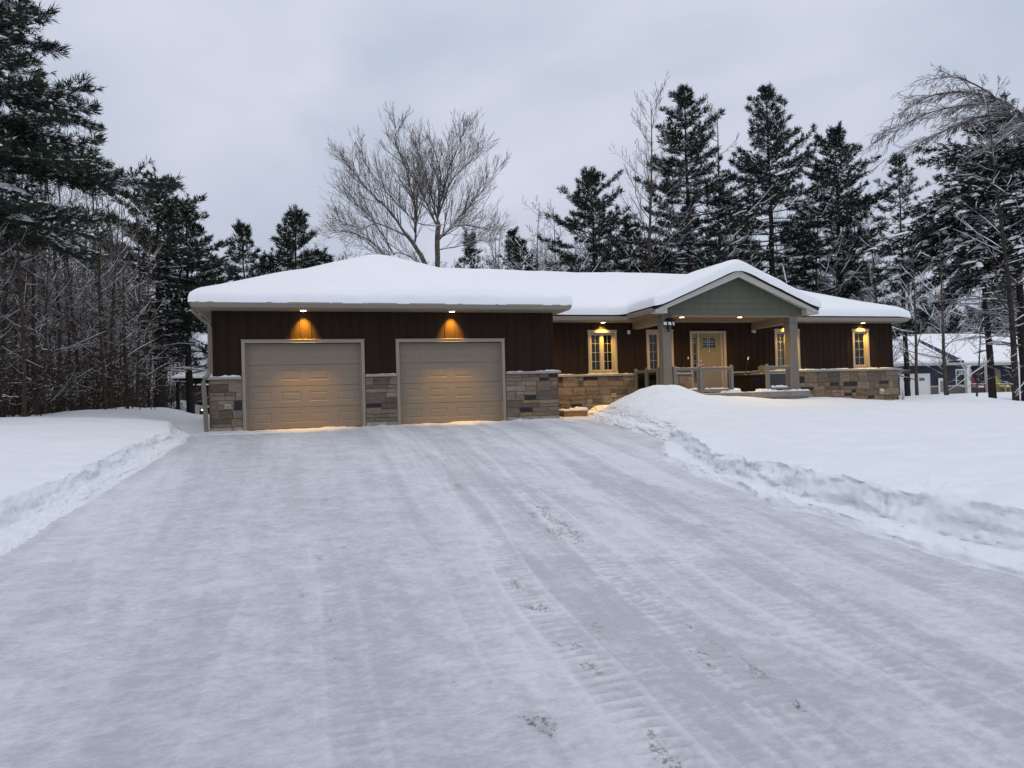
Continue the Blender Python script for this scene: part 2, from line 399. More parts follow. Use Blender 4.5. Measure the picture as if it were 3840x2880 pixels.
def build_banks():
    rows = np.concatenate([np.arange(-20, -16, .1), np.arange(-16, -7, .024), np.arange(-7, 4, .035), np.arange(4, 16, .3)])
    # left bank
    t = np.concatenate([np.arange(-2.6, -.1, .14), np.arange(-.1, .8, .011), .8 + np.cumsum(np.linspace(.03, .45, 62))])
    T, Y = np.meshgrid(t, rows)
    wob = .07 * fbm(Y * .9, Y * 0 + 3, 21, 4)
    X = edge_l(Y) + wob * np.clip(T * 4 + .4, 0, 1) - T
    side = drive_z(X, Y) - .03 + .25 * sm(-.75, 3.2, Y) + .04 * np.exp(-((Y + .55) / .3) ** 2)
    soft = sm(1, 5, Y)
    tw = .26 + .12 * fbm(Y * .9, Y * 0, 22, 4); fw = .15 + .05 * fbm(Y * 1.7, Y * 0 + 9, 28, 3) + .5 * soft; mid = .38 + .16 * fbm(Y * .7, Y * 0 + 6, 29, 3)
    prof = mid * np.clip(T / tw, 0, 1) ** .8 + (.90 - mid) * sm(0, 1, (T - tw) / fw) + .10 * sm(0, .7, T - tw - fw * .6)
    face = np.exp(-((T - .22) / .26) ** 4) * (1 - soft)
    V = T + 1.3 * prof                                 # arc length over the cut, so clods stay round
    n2 = fbm(X * 1.4, Y * 1.4, 24, 4)
    Hl = H_left(X, Y) + .05 * sm(-4, -.6, Y) * (1 - sm(-.4, .6, Y))
    clod = np.abs(fbm(Y * 5.5, V * 6, 23, 4, .6)); crisp = fbm(Y * 16, V * 16, 26, 3, .6)
    Z = side + (Hl - side) * prof + face * (.034 * clod + .005 * crisp - .008) + .026 * n2 * sm(.3, 1.2, T) + .010 * fbm(X * 5, Y * 6, 27, 3) * sm(.4, 1, T)
    X = X + face * (.055 * fbm(Y * 2.4, V * 3.5, 25, 4, .5) + .004 * crisp) * sm(.02, .12, T)
    # far rim sinks into the land
    Z = Z - .6 * sm(12.5, 15.5, T)
    o = grid_mesh('snow_bank', X, Y, Z, M['snow']); tag(o, kind='structure')
    # right bank
    rows = np.concatenate([np.arange(-20, -16.5, .1), np.arange(-16.5, -7, .022), np.arange(-7, 3.2, .032), np.arange(3.2, 12, .25)])
    t = np.concatenate([np.arange(-.12, 1.0, .011), 1.0 + np.cumsum(np.linspace(.02, .6, 105))])
    T, Y = np.meshgrid(t, rows)
    pile = sm(-6.3, -4.6, Y)                      # near the house the plough has heaped the snow up
    wob = .10 * fbm(Y * .7, Y * 0 + 5, 31, 4) + .05 * fbm(Y * 3, Y * 0 + 1, 37, 3)
    X = edge_r(Y) + wob + T
    base = drive_z(X, Y) - .03
    bw = (.28 + .22 * fbm(Y * .5, Y * 0, 32, 3)) * (1 - pile) + .02
    fw = .16 + .08 * fbm(Y * 1.1, Y * 0 + 2, 33, 3) + .55 * pile
    bench = .30 + .14 * fbm(Y * 1.3, Y * 0 + 4, 38, 3)
    pr = bench * sm(0, .14, T) * (1 - pile) + (1 - bench * (1 - pile)) * (.86 * sm(0, 1, (T - bw) / fw) + .14 * sm(0, .9, T - bw - .1))
    pr = np.where(pile > .5, np.maximum(pr, .5 * sm(0, .3, T)), pr)
    face = np.exp(-((T - .30) / .34) ** 4); top = sm(.6, 1.5, T)
    V = T + 1.3 * pr
    n2 = fbm(X * 1.6, Y * 1.6, 35, 4); clod = np.abs(fbm(Y * 5, V * 5.5, 34, 4, .62)); crisp = fbm(Y * 15, V * 15, 43, 3, .6)
    rough = np.exp(-(((X - 11.2) / 2.0) ** 2 + ((Y + 1.8) / 2.6) ** 2))
    H = H_right(X, Y) + .05 * fbm(X * 1.3, Y * 1.3, 39, 4) * rough + .05 * rough * fbm(X * 4, Y * 4, 41, 4, .6)
    broken = np.exp(-((Y + 12.9) / .5) ** 2) * np.exp(-((T - .9) / .5) ** 2)
    Z = base + (H - base) * pr + face * (.050 * clod + .006 * crisp - .012) + top * (.022 * n2 + .011 * fbm(X * 4, Y * 5, 44, 4) + .035 * fbm(X * .7, Y * .9, 45, 3)) + broken * (.09 * fbm(X * 5, Y * 5, 42, 4, .6) - .05)
    X = X + face * (.085 * fbm(Y * 2.6, V * 4, 36, 4, .55) + .008 * crisp) * sm(.02, .12, T)
    Z = Z - .8 * sm(28, 33, T)
    keep = ~((X[:-1, :-1] < 22.7) & (Y[:-1, :-1] > 2.7)) & ~((X[:-1, :-1] < 9.2) & (Y[:-1, :-1] > -.1)) & ~((X[:-1,:-1] > 12.3) & (X[:-1,:-1] < 17.0) & (Y[:-1,:-1] > 1.2) & (Y[:-1,:-1] < 2.8))
    o = grid_mesh('snow_bank', X, Y, Z, M['snow'], keep=keep); tag(o, kind='structure')
build_banks()

# ------------------------------------------------------------------ driveway with tyre tracks, footprints and grit
TRACKS = [
    ([(4.6, -2), (4.3, -6), (4.13, -8.97), (3.86, -11.86), (3.67, -13.5), (3.6, -15), (3.5, -19)], .24, 1.0, 1.0, -9.0),
    ([(3.6, -4), (3.4, -8), (3.3, -10.69), (3.33, -12.36), (3.26, -14.6), (3.25, -19)], .22, .5, .15, -8.2),
    ([(5.2, -5), (4.9, -8.5), (4.7, -10.82), (4.55, -12.63), (4.39, -13.94), (4.38, -14.82), (4.41, -19)], .26, 1.0, 1.1, -9.5),
    ([(6.6, -4.5), (6.02, -8.4), (5.38, -12.01), (5.07, -13.97), (5.08, -14.84), (5.15, -19)], .24, .7, .3, -7.5),
    ([(5.5, -3.5), (4.95, -7.4), (4.64, -9.55), (4.42, -12.06), (4.26, -13.8), (4.25, -19)], .22, .8, .7, -6.5),
    ([(6.9, -5), (6.24, -9.39), (5.69, -12.33), (5.5, -13.9), (5.53, -19)], .25, .55, .25, -8.8),
    ([(2.1, -4), (2.25, -9), (2.34, -11.32), (2.44, -12.97), (2.40, -14.5), (2.48, -19)], .20, .9, .2, -11.6),
    ([(2.0, -6), (2.05, -10), (2.15, -13.5), (2.2, -19)], .18, .35, .1, -13.2),
    ([(6.7, -9.5), (6.4, -12), (6.3, -14), (6.3, -19)], .3, .35, .05, -9.5),
    ([(4.0, -1.5), (3.2, -6), (2.9, -10), (2.85, -19)], .22, .25, .0, -5),
    ([(1.4, -1.5), (.9, -8), (.8, -19)], .22, .18, .0, -5),
    ([(6.3, -3), (5.75, -7.5), (5.2, -11), (4.85, -14), (4.8, -19)], .16, .6, .35, -7.0),
    ([(7.0, -7), (6.7, -10), (6.05, -13), (5.9, -15), (5.9, -19)], .2, .55, .2, -8.0),
    ([(5.0, -2.5), (4.4, -6.5), (3.95, -10), (3.9, -13), (3.95, -19)], .14, .6, .6, -6.0),
    ([(6.6, -11.5), (6.55, -13), (6.6, -19)], .2, .5, .1, -11.2),
]
PRINTS = [(2.43, -7.9), (2.52, -8.91), (2.45, -9.69), (2.55, -10.41), (2.41, -10.94), (2.5, -11.99), (2.31, -12.15), (2.4, -12.95), (2.36, -13.6),
          (2.61, -14.48), (2.43, -14.24), (2.30, -14.0), (3.15, -15.16), (3.21, -15.31), (2.95, -14.75), (2.75, -15.45), (4.1, -13.1), (3.62, -13.9), (2.2, -13.2)]
def build_drive():
    ys = [-22.0, -20.0, -18.5, -17, -16.3]
    y = -16.1; d = .011
    while y < .2: ys.append(y); y += d; d = min(d * 1.0032, .05)
    ys.append(.3)
    ys = np.array(ys + [1.0, 2.0])
    xs = np.arange(-.75, 10.6, .02)
    X, Y = np.meshgrid(xs, ys)
    Z = np.where(Y < 0, .048 * Y, 0)
    # packed, scraped snow: long streaks along the plough's way, blotches across
    big = fbm(X * .45, Y * .22, 51, 4); st = fbm(X * 2.6 + Y * .25, Y * .33, 52, 4, .55); blot = fbm(X * 1.6, Y * 2.6, 53, 5, .6)
    fine = fbm(X * 7 + Y * 2, Y * 11, 54, 4, .6)
    wear_shade = .47 + .08 * big + .13 * np.clip(st * 2.2, -1, 1) + .11 * np.clip(blot * 2, -1, 1) + .22 * np.clip(fine * 1.8, -1, 1) + .16 * np.clip(fbm(X * 22, Y * 26, 66, 3, .6) * 1.8, -1, 1)
    Xs = 2.4 + (X - 2.4) / (1 + .045 * np.clip(Y + 14, -4, 12)) + .015 * fbm(Y * .8, X * .5, 78, 2)
    cr = fbm(Xs * 2.0, Y * .07, 67, 3, .5); wear_shade = wear_shade + .13 * sm(.10, .13, cr) - .12 * sm(-.10, -.13, cr)
    cr2 = fbm(Xs * 6.5, Y * .09, 68, 3, .5); rw = .35 + .65 * sm(3.0, 4.2, X); wear_shade = wear_shade + .13 * sm(.10, .14, cr2) * rw - .17 * sm(-.12, -.16, cr2) * rw
    cr3 = fbm(Xs * 17, Y * .16, 79, 2, .5); wear_shade = wear_shade + .16 * cr3 * rw * sm(-.1, .2, big + .2); Z = Z + .004 * cr2 * rw
    grit = .12 * np.clip(big, 0, 1) + .10 * np.clip(fbm(X * .8, Y * .8, 55, 3), 0, 1)
    Z = Z + .012 * big + .006 * st + .008 * blot + .0035 * fine + .0022 * fbm(X * 22, Y * 26, 66, 3, .6)
    for pts, w, depth, dirt, y0 in TRACKS:
        P = np.array(pts)[::-1]; tx = np.interp(Y, P[:, 1], P[:, 0]) + .02 * np.sin(Y * 1.3 + depth * 9)
        fade = sm(0, 1.5, -(Y - y0 - .75)) if True else 1
        brk = np.clip(.55 + 1.3 * fbm(Y * .55 + X * .1, X * 0 + depth * 13 + w * 50, 56, 3), 0, 1.2)
        u = (X - tx) / (w * .5)
        ins = np.exp(-np.abs(u) ** 6) * fade
        ph = Y * 2 * math.pi / .085 + np.abs(u) * 1.6 + 1.2 * fbm(Y * 1.5, X * 1.5, 57, 2)
        tread = (.5 + .5 * np.sin(ph)) * ins * brk * np.clip(.7 + .8 * fbm(X * 5, Y * 5, 65, 3), 0, 1.3)
        ridge = np.exp(-((np.abs(u) - 1.15) / .14) ** 2) * fade * brk
        Z = Z - .011 * depth * ins * np.clip(brk, 0, 1) + .024 * depth * tread * (.4 + .6 * np.clip(np.abs(u), 0, 1)) + .008 * depth * ridge
        wear_shade = wear_shade + depth * (.34 * ins - .70 * tread) - .46 * depth * ridge  # besides wear, tread grooves darker and crests lighter: their tiny shadows painted in
        pat = sm(-.05, .25, fbm(X * 2.4, Y * .75, 58, 4)); pat2 = sm(.0, .2, fbm(X * 7, Y * 3, 69, 3))
        grit = grit + dirt * .75 * np.exp(-((u + .25) / .8) ** 2) * fade * pat * (.35 + .65 * pat2)
        # the smooth polished strip beside a track
        strip = .6 * np.exp(-(((X - tx) - w * 1.45) / (w * .85)) ** 8) * fade * np.clip(.3 + fbm(Y * .3, X * 0 + w * 77, 59, 2), 0, 1)
        wear_shade = wear_shade + .24 * depth * strip
    for i, (px, py) in enumerate(PRINTS):
        a = .5 * math.sin(i * 2.3); ca, sa = math.cos(a), math.sin(a)
        dx = (X - px) * ca + (Y - py) * sa; dy = -(X - px) * sa + (Y - py) * ca
        ins = np.exp(-((dx / .05) ** 4 + (dy / .14) ** 4)) * sm(-.25, .15, fbm(X * 8 + i, Y * 8, 77, 2))
        Z = Z - .014 * ins + .008 * ins * (.5 + .5 * np.sin(dy * 2 * math.pi / .04))
        wear_shade = wear_shade + .12 * ins; grit = grit + .75 * ins * np.clip(.6 + fbm(X * 9, Y * 9, 60, 2), 0, 1)
    for cx, cy, rx, ry, a in ((4.55, -12.4, .5, 1.1, 1.0), (4.6, -13.6, .45, .7, 1.0), (3.9, -14.2, .35, .5, .9), (3.2, -14.9, .25, .3, .9), (4.1, -10.8, .3, .6, .7), (5.0, -9.0, .4, 1.2, .5), (5.6, -8.4, .4, 1.0, .5), (6.6, -.9, .5, .3, .7)):
        grit = grit + a * .30 * np.exp(-((X - cx) / rx) ** 2 - ((Y - cy) / ry) ** 2) * sm(.0, .3, fbm(X * 5, Y * 2.2, 61, 4))
    # shovelled scrape lines
    for (x0, y0, x1, y1) in ((3.75, -12.6, 5.6, -13.3), (4.2, -13.6, 5.0, -15.6), (1.85, -12.8, 1.75, -15.4), (.55, -11.5, .95, -13.2), (4.6, -8.8, 6.1, -12.8), (5.4, -7.0, 6.9, -11.5)):
        L2 = (x1 - x0) ** 2 + (y1 - y0) ** 2; s = ((X - x0) * (x1 - x0) + (Y - y0) * (y1 - y0)) / L2
        dd = ((X - x0) * (y1 - y0) - (Y - y0) * (x1 - x0)) / math.sqrt(L2) + .03 * fbm(Y * 2, X * 2, 62, 3)
        on = sm(0, .1, s) * (1 - sm(.9, 1, s))
        Z = Z + .012 * on * np.exp(-(dd / .04) ** 2); wear_shade = wear_shade + .25 * on * sm(.01, .05, dd) * np.exp(-(dd / .45) ** 2) - .15 * on * np.exp(-(dd / .05) ** 2)
    # loose snow in front of the doors and against the wall
    nearw = sm(-.9, -.05, Y)
    Z = Z + nearw * (.012 + .03 * np.clip(fbm(X * 2.2, Y * 3, 63, 4), 0, 1)); wear_shade = wear_shade - .35 * nearw; grit = grit * (1 - nearw)
    lip = sm(-.3, -.08, Y) * (1 - sm(.02, .1, Y)); Z = Z + lip * .045 * np.clip(.35 + fbm(X * 1.8, Y, 64, 4), 0, 1)
    # icy wear near the garage
    wear_shade = wear_shade + .12 * sm(-7, -3, Y) * (1 - nearw)
    o = grid_mesh('driveway', X, Y, Z, M['drive'], attrs={'wear_shade': np.clip(wear_shade, 0, 1), 'grit': np.clip(grit, 0, .66)}); tag(o, kind='structure')
build_drive()

# ------------------------------------------------------------------ the house
SOF = 2.93
house = thing('house', 'dark brown single-storey house with two garage doors, stone skirt and deep snow on its roof', 'house')
rng = random.Random(11)

def wall_front(mb, x0, x1, z0, z1, y, openings, reveal=.12, m=0):
    xs = sorted({x0, x1, *[o[0] for o in openings], *[o[1] for o in openings]}); zs = sorted({z0, z1, *[o[2] for o in openings], *[o[3] for o in openings]})
    xs = [v for v in xs if x0 <= v <= x1]; zs = [v for v in zs if z0 <= v <= z1]
    for i in range(len(xs) - 1):
        for j in range(len(zs) - 1):
            cx, cz = (xs[i] + xs[i+1]) / 2, (zs[j] + zs[j+1]) / 2
            if any(o[0] < cx < o[1] and o[2] < cz < o[3] for o in openings): continue
            mb.quad((xs[i], y, zs[j]), (xs[i+1], y, zs[j]), (xs[i+1], y, zs[j+1]), (xs[i], y, zs[j+1]), m)
    for a, b, c, d in openings:
        c2 = max(c, z0)
        mb.quad((a, y, c2), (a, y + reveal, c2), (a, y + reveal, d), (a, y, d), m)
        mb.quad((b, y, c2), (b, y, d), (b, y + reveal, d), (b, y + reveal, c2), m)
        mb.quad((a, y, d), (a, y + reveal, d), (b, y + reveal, d), (b, y, d), m)

def battens(mb, x0, x1, z0, z1, y, openings, step=.243, off=.1):
    x = x0 + off
    while x < x1 - .02:
        spans = [(z0, z1)]
        for a, b, c, d in openings:
            if a - .03 < x < b + .03:
                new = []
                for s, e in spans:
                    if c > s: new.append((s, min(c, e)))
                    if d < e: new.append((max(d, s), e))
                spans = [(s, e) for s, e in new if e - s > .03]
        for s, e in spans:
            mb.prism([(x - .026, y), (x - .017, y - .015), (x + .017, y - .015), (x + .026, y)], 2, s, e)
        x += step

# garage block walls
GD = [(.82, 3.60, -1, 2.14), (4.545, 7.30, -1, 2.14)]
GDt = [(.745, 3.675, -1, 2.215), (4.47, 7.375, -1, 2.215)]
mb = MB()
wall_front(mb, .1, 8.76, 0, SOF, .08, GD, .16)
battens(mb, .1, 8.76, 1.30, SOF - .03, .08, GDt, .243, .09)
mb.quad((.1, 11.5, -.1), (.1, .08, -.1), (.1, .08, SOF), (.1, 11.5, SOF)); mb.quad((8.76, .08, -.1), (8.76, 2.7, -.1), (8.76, 2.7, SOF), (8.76, .08, SOF))
mb.quad((8.76, 11.5, -.1), (.1, 11.5, -.1), (.1, 11.5, SOF), (8.76, 11.5, SOF))
for y in np.arange(.3, 2.5, .243): mb.box(8.76, 8.775, y, y + .034, 1.33, SOF - .03)
for y in np.arange(.3, 11.4, .243): mb.box(.085, .1, y, y + .034, 1.33, SOF - .03)
for x0, x1 in ((.082, .16), (8.70, 8.778)): mb.box(x0, x1, .06, .15, 1.33, SOF - .02)
mb.build('siding_wall', M['siding'], house)
# main block walls
WIN = dict(A=(10.82, 11.81, 1.33, 2.70), B=(12.86, 13.83, 1.33, 2.71), C=(17.72, 18.73, 1.34, 2.73), D=(20.96, 21.67, 1.34, 2.73))
DOOR = (14.45, 15.81, .62, 2.66)
inner = lambda o, t=.07: (o[0] + t, o[1] - t, o[2] + t * .6, o[3] - t)
MO = [inner(o) for o in WIN.values()] + [(14.52, 15.74, .62, 2.59)]
MOt = list(WIN.values()) + [DOOR]
mb = MB()
wall_front(mb, 8.76, 22.7, 0, SOF, 2.57, MO, .14)
battens(mb, 8.95, 22.7, 1.28, SOF - .03, 2.57, MOt, .243, .1)
mb.quad((22.7, 2.57, -.4), (22.7, 11.6, -.4), (22.7, 11.6, SOF), (22.7, 2.57, SOF)); mb.quad((22.7, 11.6, -.4), (8.76, 11.6, -.4), (8.76, 11.6, SOF), (22.7, 11.6, SOF))
for x0, x1 in ((22.63, 22.718),): mb.box(x0, x1, 2.55, 2.64, 1.30, SOF - .02)
mb.build('siding_wall', M['siding'], house)

# stone skirt: mixed-size ashlar, every block its own shape
STC = [(.27, .21, .155), (.30, .235, .175), (.21, .165, .125), (.17, .13, .10), (.31, .255, .20), (.25, .205, .16), (.15, .118, .095), (.28, .20, .13)]
def ashlar(mb, cols, u0, u1, z0, z1, fn, rng, accent, base=False):
    """fn(u, d, z) maps along-wall, outward depth, height to a point"""
    def block(a, b, c, d, col):
        g = .0045; dep = rng.uniform(.045, .062)
        a += g; b -= g; c += g; d -= g
        e = min(.006, (b - a) / 4)
        p = [fn(a, .03, c), fn(b, .03, c), fn(b, .03, d), fn(a, .03, d)]
        q = [fn(a + e, dep, c + e), fn(b - e, dep, c + e), fn(b - e, dep, d - e), fn(a + e, dep, d - e)]
        n = len(mb.v); mb.v += p + q
        fs = [(n+4, n+5, n+6, n+7)] + [(n+i, n+(i+1) % 4, n+4+(i+1) % 4, n+4+i) for i in range(4)]
        for f in fs: mb.f.append(f); mb.m.append(0); cols.append(col)
    def colour():
        if rng.random() < accent: return (.020, .020, .025)
        c = rng.choice(STC); k = rng.uniform(.62, .92); return tuple(v * k for v in c)
    n = len(mb.v)  # mortar backing
    mb.v += [fn(u0, .036, z0), fn(u1, .036, z0), fn(u1, .036, z1), fn(u0, .036, z1)]; mb.f.append((n, n+1, n+2, n+3)); mb.m.append(0); cols.append((.16, .145, .125))
    z = z0
    if base:
        hb = .24; u = u0
        while u < u1 - .01:
            w = rng.uniform(.35, .62); e = u + w
            if u1 - e < .2: e = u1
            k = rng.uniform(.92, 1.08); block(u, e, z, z + hb, (.33 * k, .305 * k, .265 * k)); u = e
        z += hb
    while z < z1 - .01:
        h = rng.choice([.20, .24, .27])
        if z1 - (z + h) < .12: h = z1 - z
        u = u0
        while u < u1 - .005:
            w = rng.choice([.20, .28, .36, .46, .55]) * rng.uniform(.9, 1.1); e = u + w
            if u1 - e < .13: e = u1
            if e - u > .5 and rng.random() < .6 and h < .33:
                m_ = u + (e - u) * rng.uniform(.35, .65); zs = z + h * rng.uniform(.42, .6)
                block(u, e, z, zs, colour()) if rng.random() < .5 else (block(u, m_, z, zs, colour()), block(m_, e, z, zs, colour()))
                block(u, m_, zs, z + h, colour()); block(m_, e, zs, z + h, colour())
            elif rng.random() < .5:
                zs = z + h * rng.uniform(.4, .62); block(u, e, z, zs, colour()); block(u, e, zs, z + h, colour())
            else: block(u, e, z, z + h, colour())
            u = e
        z += h
def build_stone(name, jobs):
    mb = MB(); cols = []
    for j in jobs: ashlar(mb, cols, *j)
    o = mb.build(name, M['stone'], house)
    ca = o.data.color_attributes.new('stone', 'FLOAT_COLOR', 'CORNER')
    arr = []
    for f, c in zip(mb.f, cols): arr += [*c, 1.0] * len(f)
    ca.data.foreach_set('color', arr)
    return o
ff = lambda y: (lambda u, d, z: (u, y - d, z))
r1 = random.Random(5)
for job in [(.0, .742, -.12, 1.27, ff(.06), r1, .12, True), (3.68, 4.465, -.12, 1.27, ff(.06), r1, .12, True), (7.38, 8.87, -.12, 1.27, ff(.06), r1, .09, True),
    (0.0, 2.54, -.12, 1.27, lambda u, d, z: (8.81 + d, u, z), r1, .1, True), (0.0, 11.4, -.12, 1.27, lambda u, d, z: (.06 - d, 11.4 - u, z), r1, .1, True),
    (8.87, 14.44, -.1, 1.23, ff(2.53), r1, .07), (15.82, 22.85, -.1, 1.23, ff(2.53), r1, .07), (2.5, 11.6, -.3, 1.23, lambda u, d, z: (22.79 + d, u, z), r1, .07)]:
    build_stone('stone_skirt', [job])

def snow_strip(mb, x0, x1, y0, y1, z, h, seed, step=.035):
    """loose snow lying on a ledge"""
    n = max(3, int((x1 - x0) / step)); us = np.linspace(x0, x1, n)
    top = h * (.65 + .9 * fbm(us * 2.1, us * 0, seed, 3) + .5 * fbm(us * 11, us * 0, seed + 7, 2)); top = np.clip(top, .006, None) * np.minimum(1, np.minimum(us - x0, x1 - us) / .05 + .25)
    yf = y0 + .012 * fbm(us * 9, us * 0 + 4, seed + 3, 2)
    for i in range(n - 1):
        a, b = us[i], us[i+1]
        P = lambda u, yy, zz: (u, yy, zz)
        r = [[(us[k], yf[k], z), (us[k], yf[k] - .004, z + top[k] * .55), (us[k], yf[k] + .02, z + top[k]), (us[k], y1, z + top[k] * 1.15)] for k in (i, i+1)]
        for q in range(3): mb.quad(r[0][q], r[1][q], r[1][q+1], r[0][q+1])
    return mb

# limestone ledges on the stone skirt, snow lying on them
ledge_m = mat('ledge_stone', (.33, .295, .25), .8, var=.1, vscale=8)
def ledge(x0, x1, y0, y1, z0, z1, snows=()):
    lo = MB().box(x0, x1, y0, y1, z0, z1).build('stone_ledge', ledge_m, house, bevel=.006)
    for a, b, h, k in snows:
        sn = MB(); snow_strip(sn, a, b, y0 + .015, y1 - .005, z1 + .0005, h, k); sn.build('ledge_snow', M['snow'], lo, smooth=True)
for k, (x0, x1) in enumerate(((-.05, .74), (3.685, 4.46), (7.385, 8.93))): ledge(x0, x1, -.06, .075, 1.27, 1.33, [(x0 + .02, x1 - .01, .028, 100 + k)])
ledge(8.775, 8.93, .0755, 2.40, 1.27, 1.33); ledge(-.05, .095, .0755, 11.4, 1.27, 1.33)
ledge(8.94, 14.44, 2.42, 2.565, 1.23, 1.29, [(8.95, 12.3, .022, 120), (12.85, 14.0, .008, 121)]); ledge(15.82, 22.93, 2.42, 2.565, 1.23, 1.29, [(16.8, 22.9, .03, 122)])
ledge(22.715, 22.93, 2.5655, 11.6, 1.23, 1.29)

# garage doors
def garage_door(x0, x1):
    y = .20
    slab = MB(); z0, z1 = .03, 2.14; nh = 4; h = (z1 - z0) / nh
    for r in range(nh):
        a, b = z0 + r * h + (.004 if r else 0), z0 + (r + 1) * h - .004
        # face with raised panels: grid with holes, then bevelled recess and raised field
        ops = []
        w = (x1 - x0) / 4
        for c in range(4):
            cx = x0 + (c + .5) * w; ops.append((cx - w * .34, cx + w * .34, a + h * .27, b - h * .25))
        wall_front(slab, x0, x1, a, b, y, ops, .0)
        slab.quad((x0, y, b), (x1, y, b), (x1, y + .03, b), (x0, y + .03, b)); slab.quad((x0, y + .03, a), (x1, y + .03, a), (x1, y, a), (x0, y, a))
        for (p, q, s, t) in ops:
            R0 = [(p, y, s), (q, y, s), (q, y, t), (p, y, t)]
            def ring(i, d): return [(p + i, y + d, s + i), (q - i, y + d, s + i), (q - i, y + d, t - i), (p + i, y + d, t - i)]
            rings = [R0, ring(.012, .007), ring(.026, .007), ring(.055, .001)]
            for u, v in zip(rings, rings[1:]):
                for k in range(4): slab.quad(u[k], u[(k+1) % 4], v[(k+1) % 4], v[k])
            slab.poly(rings[-1])
    slab.box(x0, x1, y + .04, y + .06, 0, 2.2)
    d = slab.build('garage_door', M['door_taupe'], house)
    fr = MB()
    for a, b in ((x0 - .075, x0 + .005), (x1 - .005, x1 + .075)): fr.box(a, b, .035, y + .03, -.06, 2.145)
    fr.box(x0 - .075, x1 + .075, .034, y + .03, 2.145, 2.222); fr.box(x0 - .085, x1 + .085, .02, .078, 2.222, 2.235)
    for a, b in ((x0 + .005, x0 + .035), (x1 - .035, x1 - .005)): fr.box(a, b, y - .022, y - .002, -.05, 2.14)
    fr.build('door_frame', M['taupe'], d, bevel=.004)
    MB().box(x0 + .035, x1 - .035, y - .008, y + .03, -.05, .028).build('bottom_seal', M['black'], d)
    return d
for a, b, c, d in GD: garage_door(a, b)

# windows
def window(x0, x1, z0, z1, sashes, blind=None):
    y = 2.57
    t = MB()
    t.box(x0, x0 + .075, y - .032, y + .1, z0, z1 - .085); t.box(x1 - .075, x1, y - .032, y + .1, z0, z1 - .085)
    t.box(x0 - .008, x1 + .008, y - .036, y + .1, z1 - .085, z1); t.box(x0 - .01, x1 + .01, y - .07, y + .1, z0 - .04, z0 + .03)
    w = t.build('window', M['window_trim'], house, bevel=.004)
    s = MB(); g = MB(); mu = MB(); p = MB()
    n = sashes; W = (x1 - x0 - .15) / n
    for k in range(n):
        a = x0 + .075 + k * W; b = a + W; c = z0 + .03; d = z1 - .085; f = .062
        for q in ((a, a + f, c, d), (b - f, b, c, d), (a + f, b - f, c, c + f), (a + f, b - f, d - f, d)):
            s.box(q[0], q[1], y + .035, y + .10, q[2], q[3])
        # inner bead
        for q in ((a + f, a + f + .014, c + f, d - f), (b - f - .014, b - f, c + f, d - f), (a + f + .014, b - f - .014, c + f, c + f + .014), (a + f + .014, b - f - .014, d - f - .014, d - f)):
            s.box(q[0], q[1], y + .055, y + .10, q[2], q[3])
        g.quad((a + f, y + .085, c + f), (b - f, y + .085, c + f), (b - f, y + .085, d - f), (a + f, y + .085, d - f))
        cx = (a + b) / 2; m_ = .0055
        mu.box(cx - m_, cx + m_, y + .072, y + .082, c + f, d - f)
        for i in range(1, 4):
            zz = c + f + (d - c - 2 * f) * i / 4
            for u, v in ((a + f, cx - m_), (cx + m_, b - f)): mu.box(u, v, y + .0722, y + .0818, zz - m_, zz + m_)
        if blind is not None:
            zz = c + f + .01
            while zz < d - f:
                p.quad((a + f, y + .115, zz), (b - f, y + .115, zz), (b - f, y + .14, zz + .032), (a + f, y + .14, zz + .032)); zz += .042
    s.build('sash', M['window_trim'], w, bevel=.003)
    g.build('glass_pane', M['clear'] if blind is not None else M['glass'], w); mu.build('grille', M['mullion'], w)
    if blind is not None: p.build('blind', blind, w)
    MB().box(x0 + .05, x1 - .05, y + .19, y + .2, z0, z1).build('dark_room', M['dark'], w)
    return w
window(*WIN['A'], 2); window(*WIN['B'], 2); window(*WIN['C'], 2, M['blind']); window(*WIN['D'], 1, mat('grey_blind', (.13, .135, .13), .7))

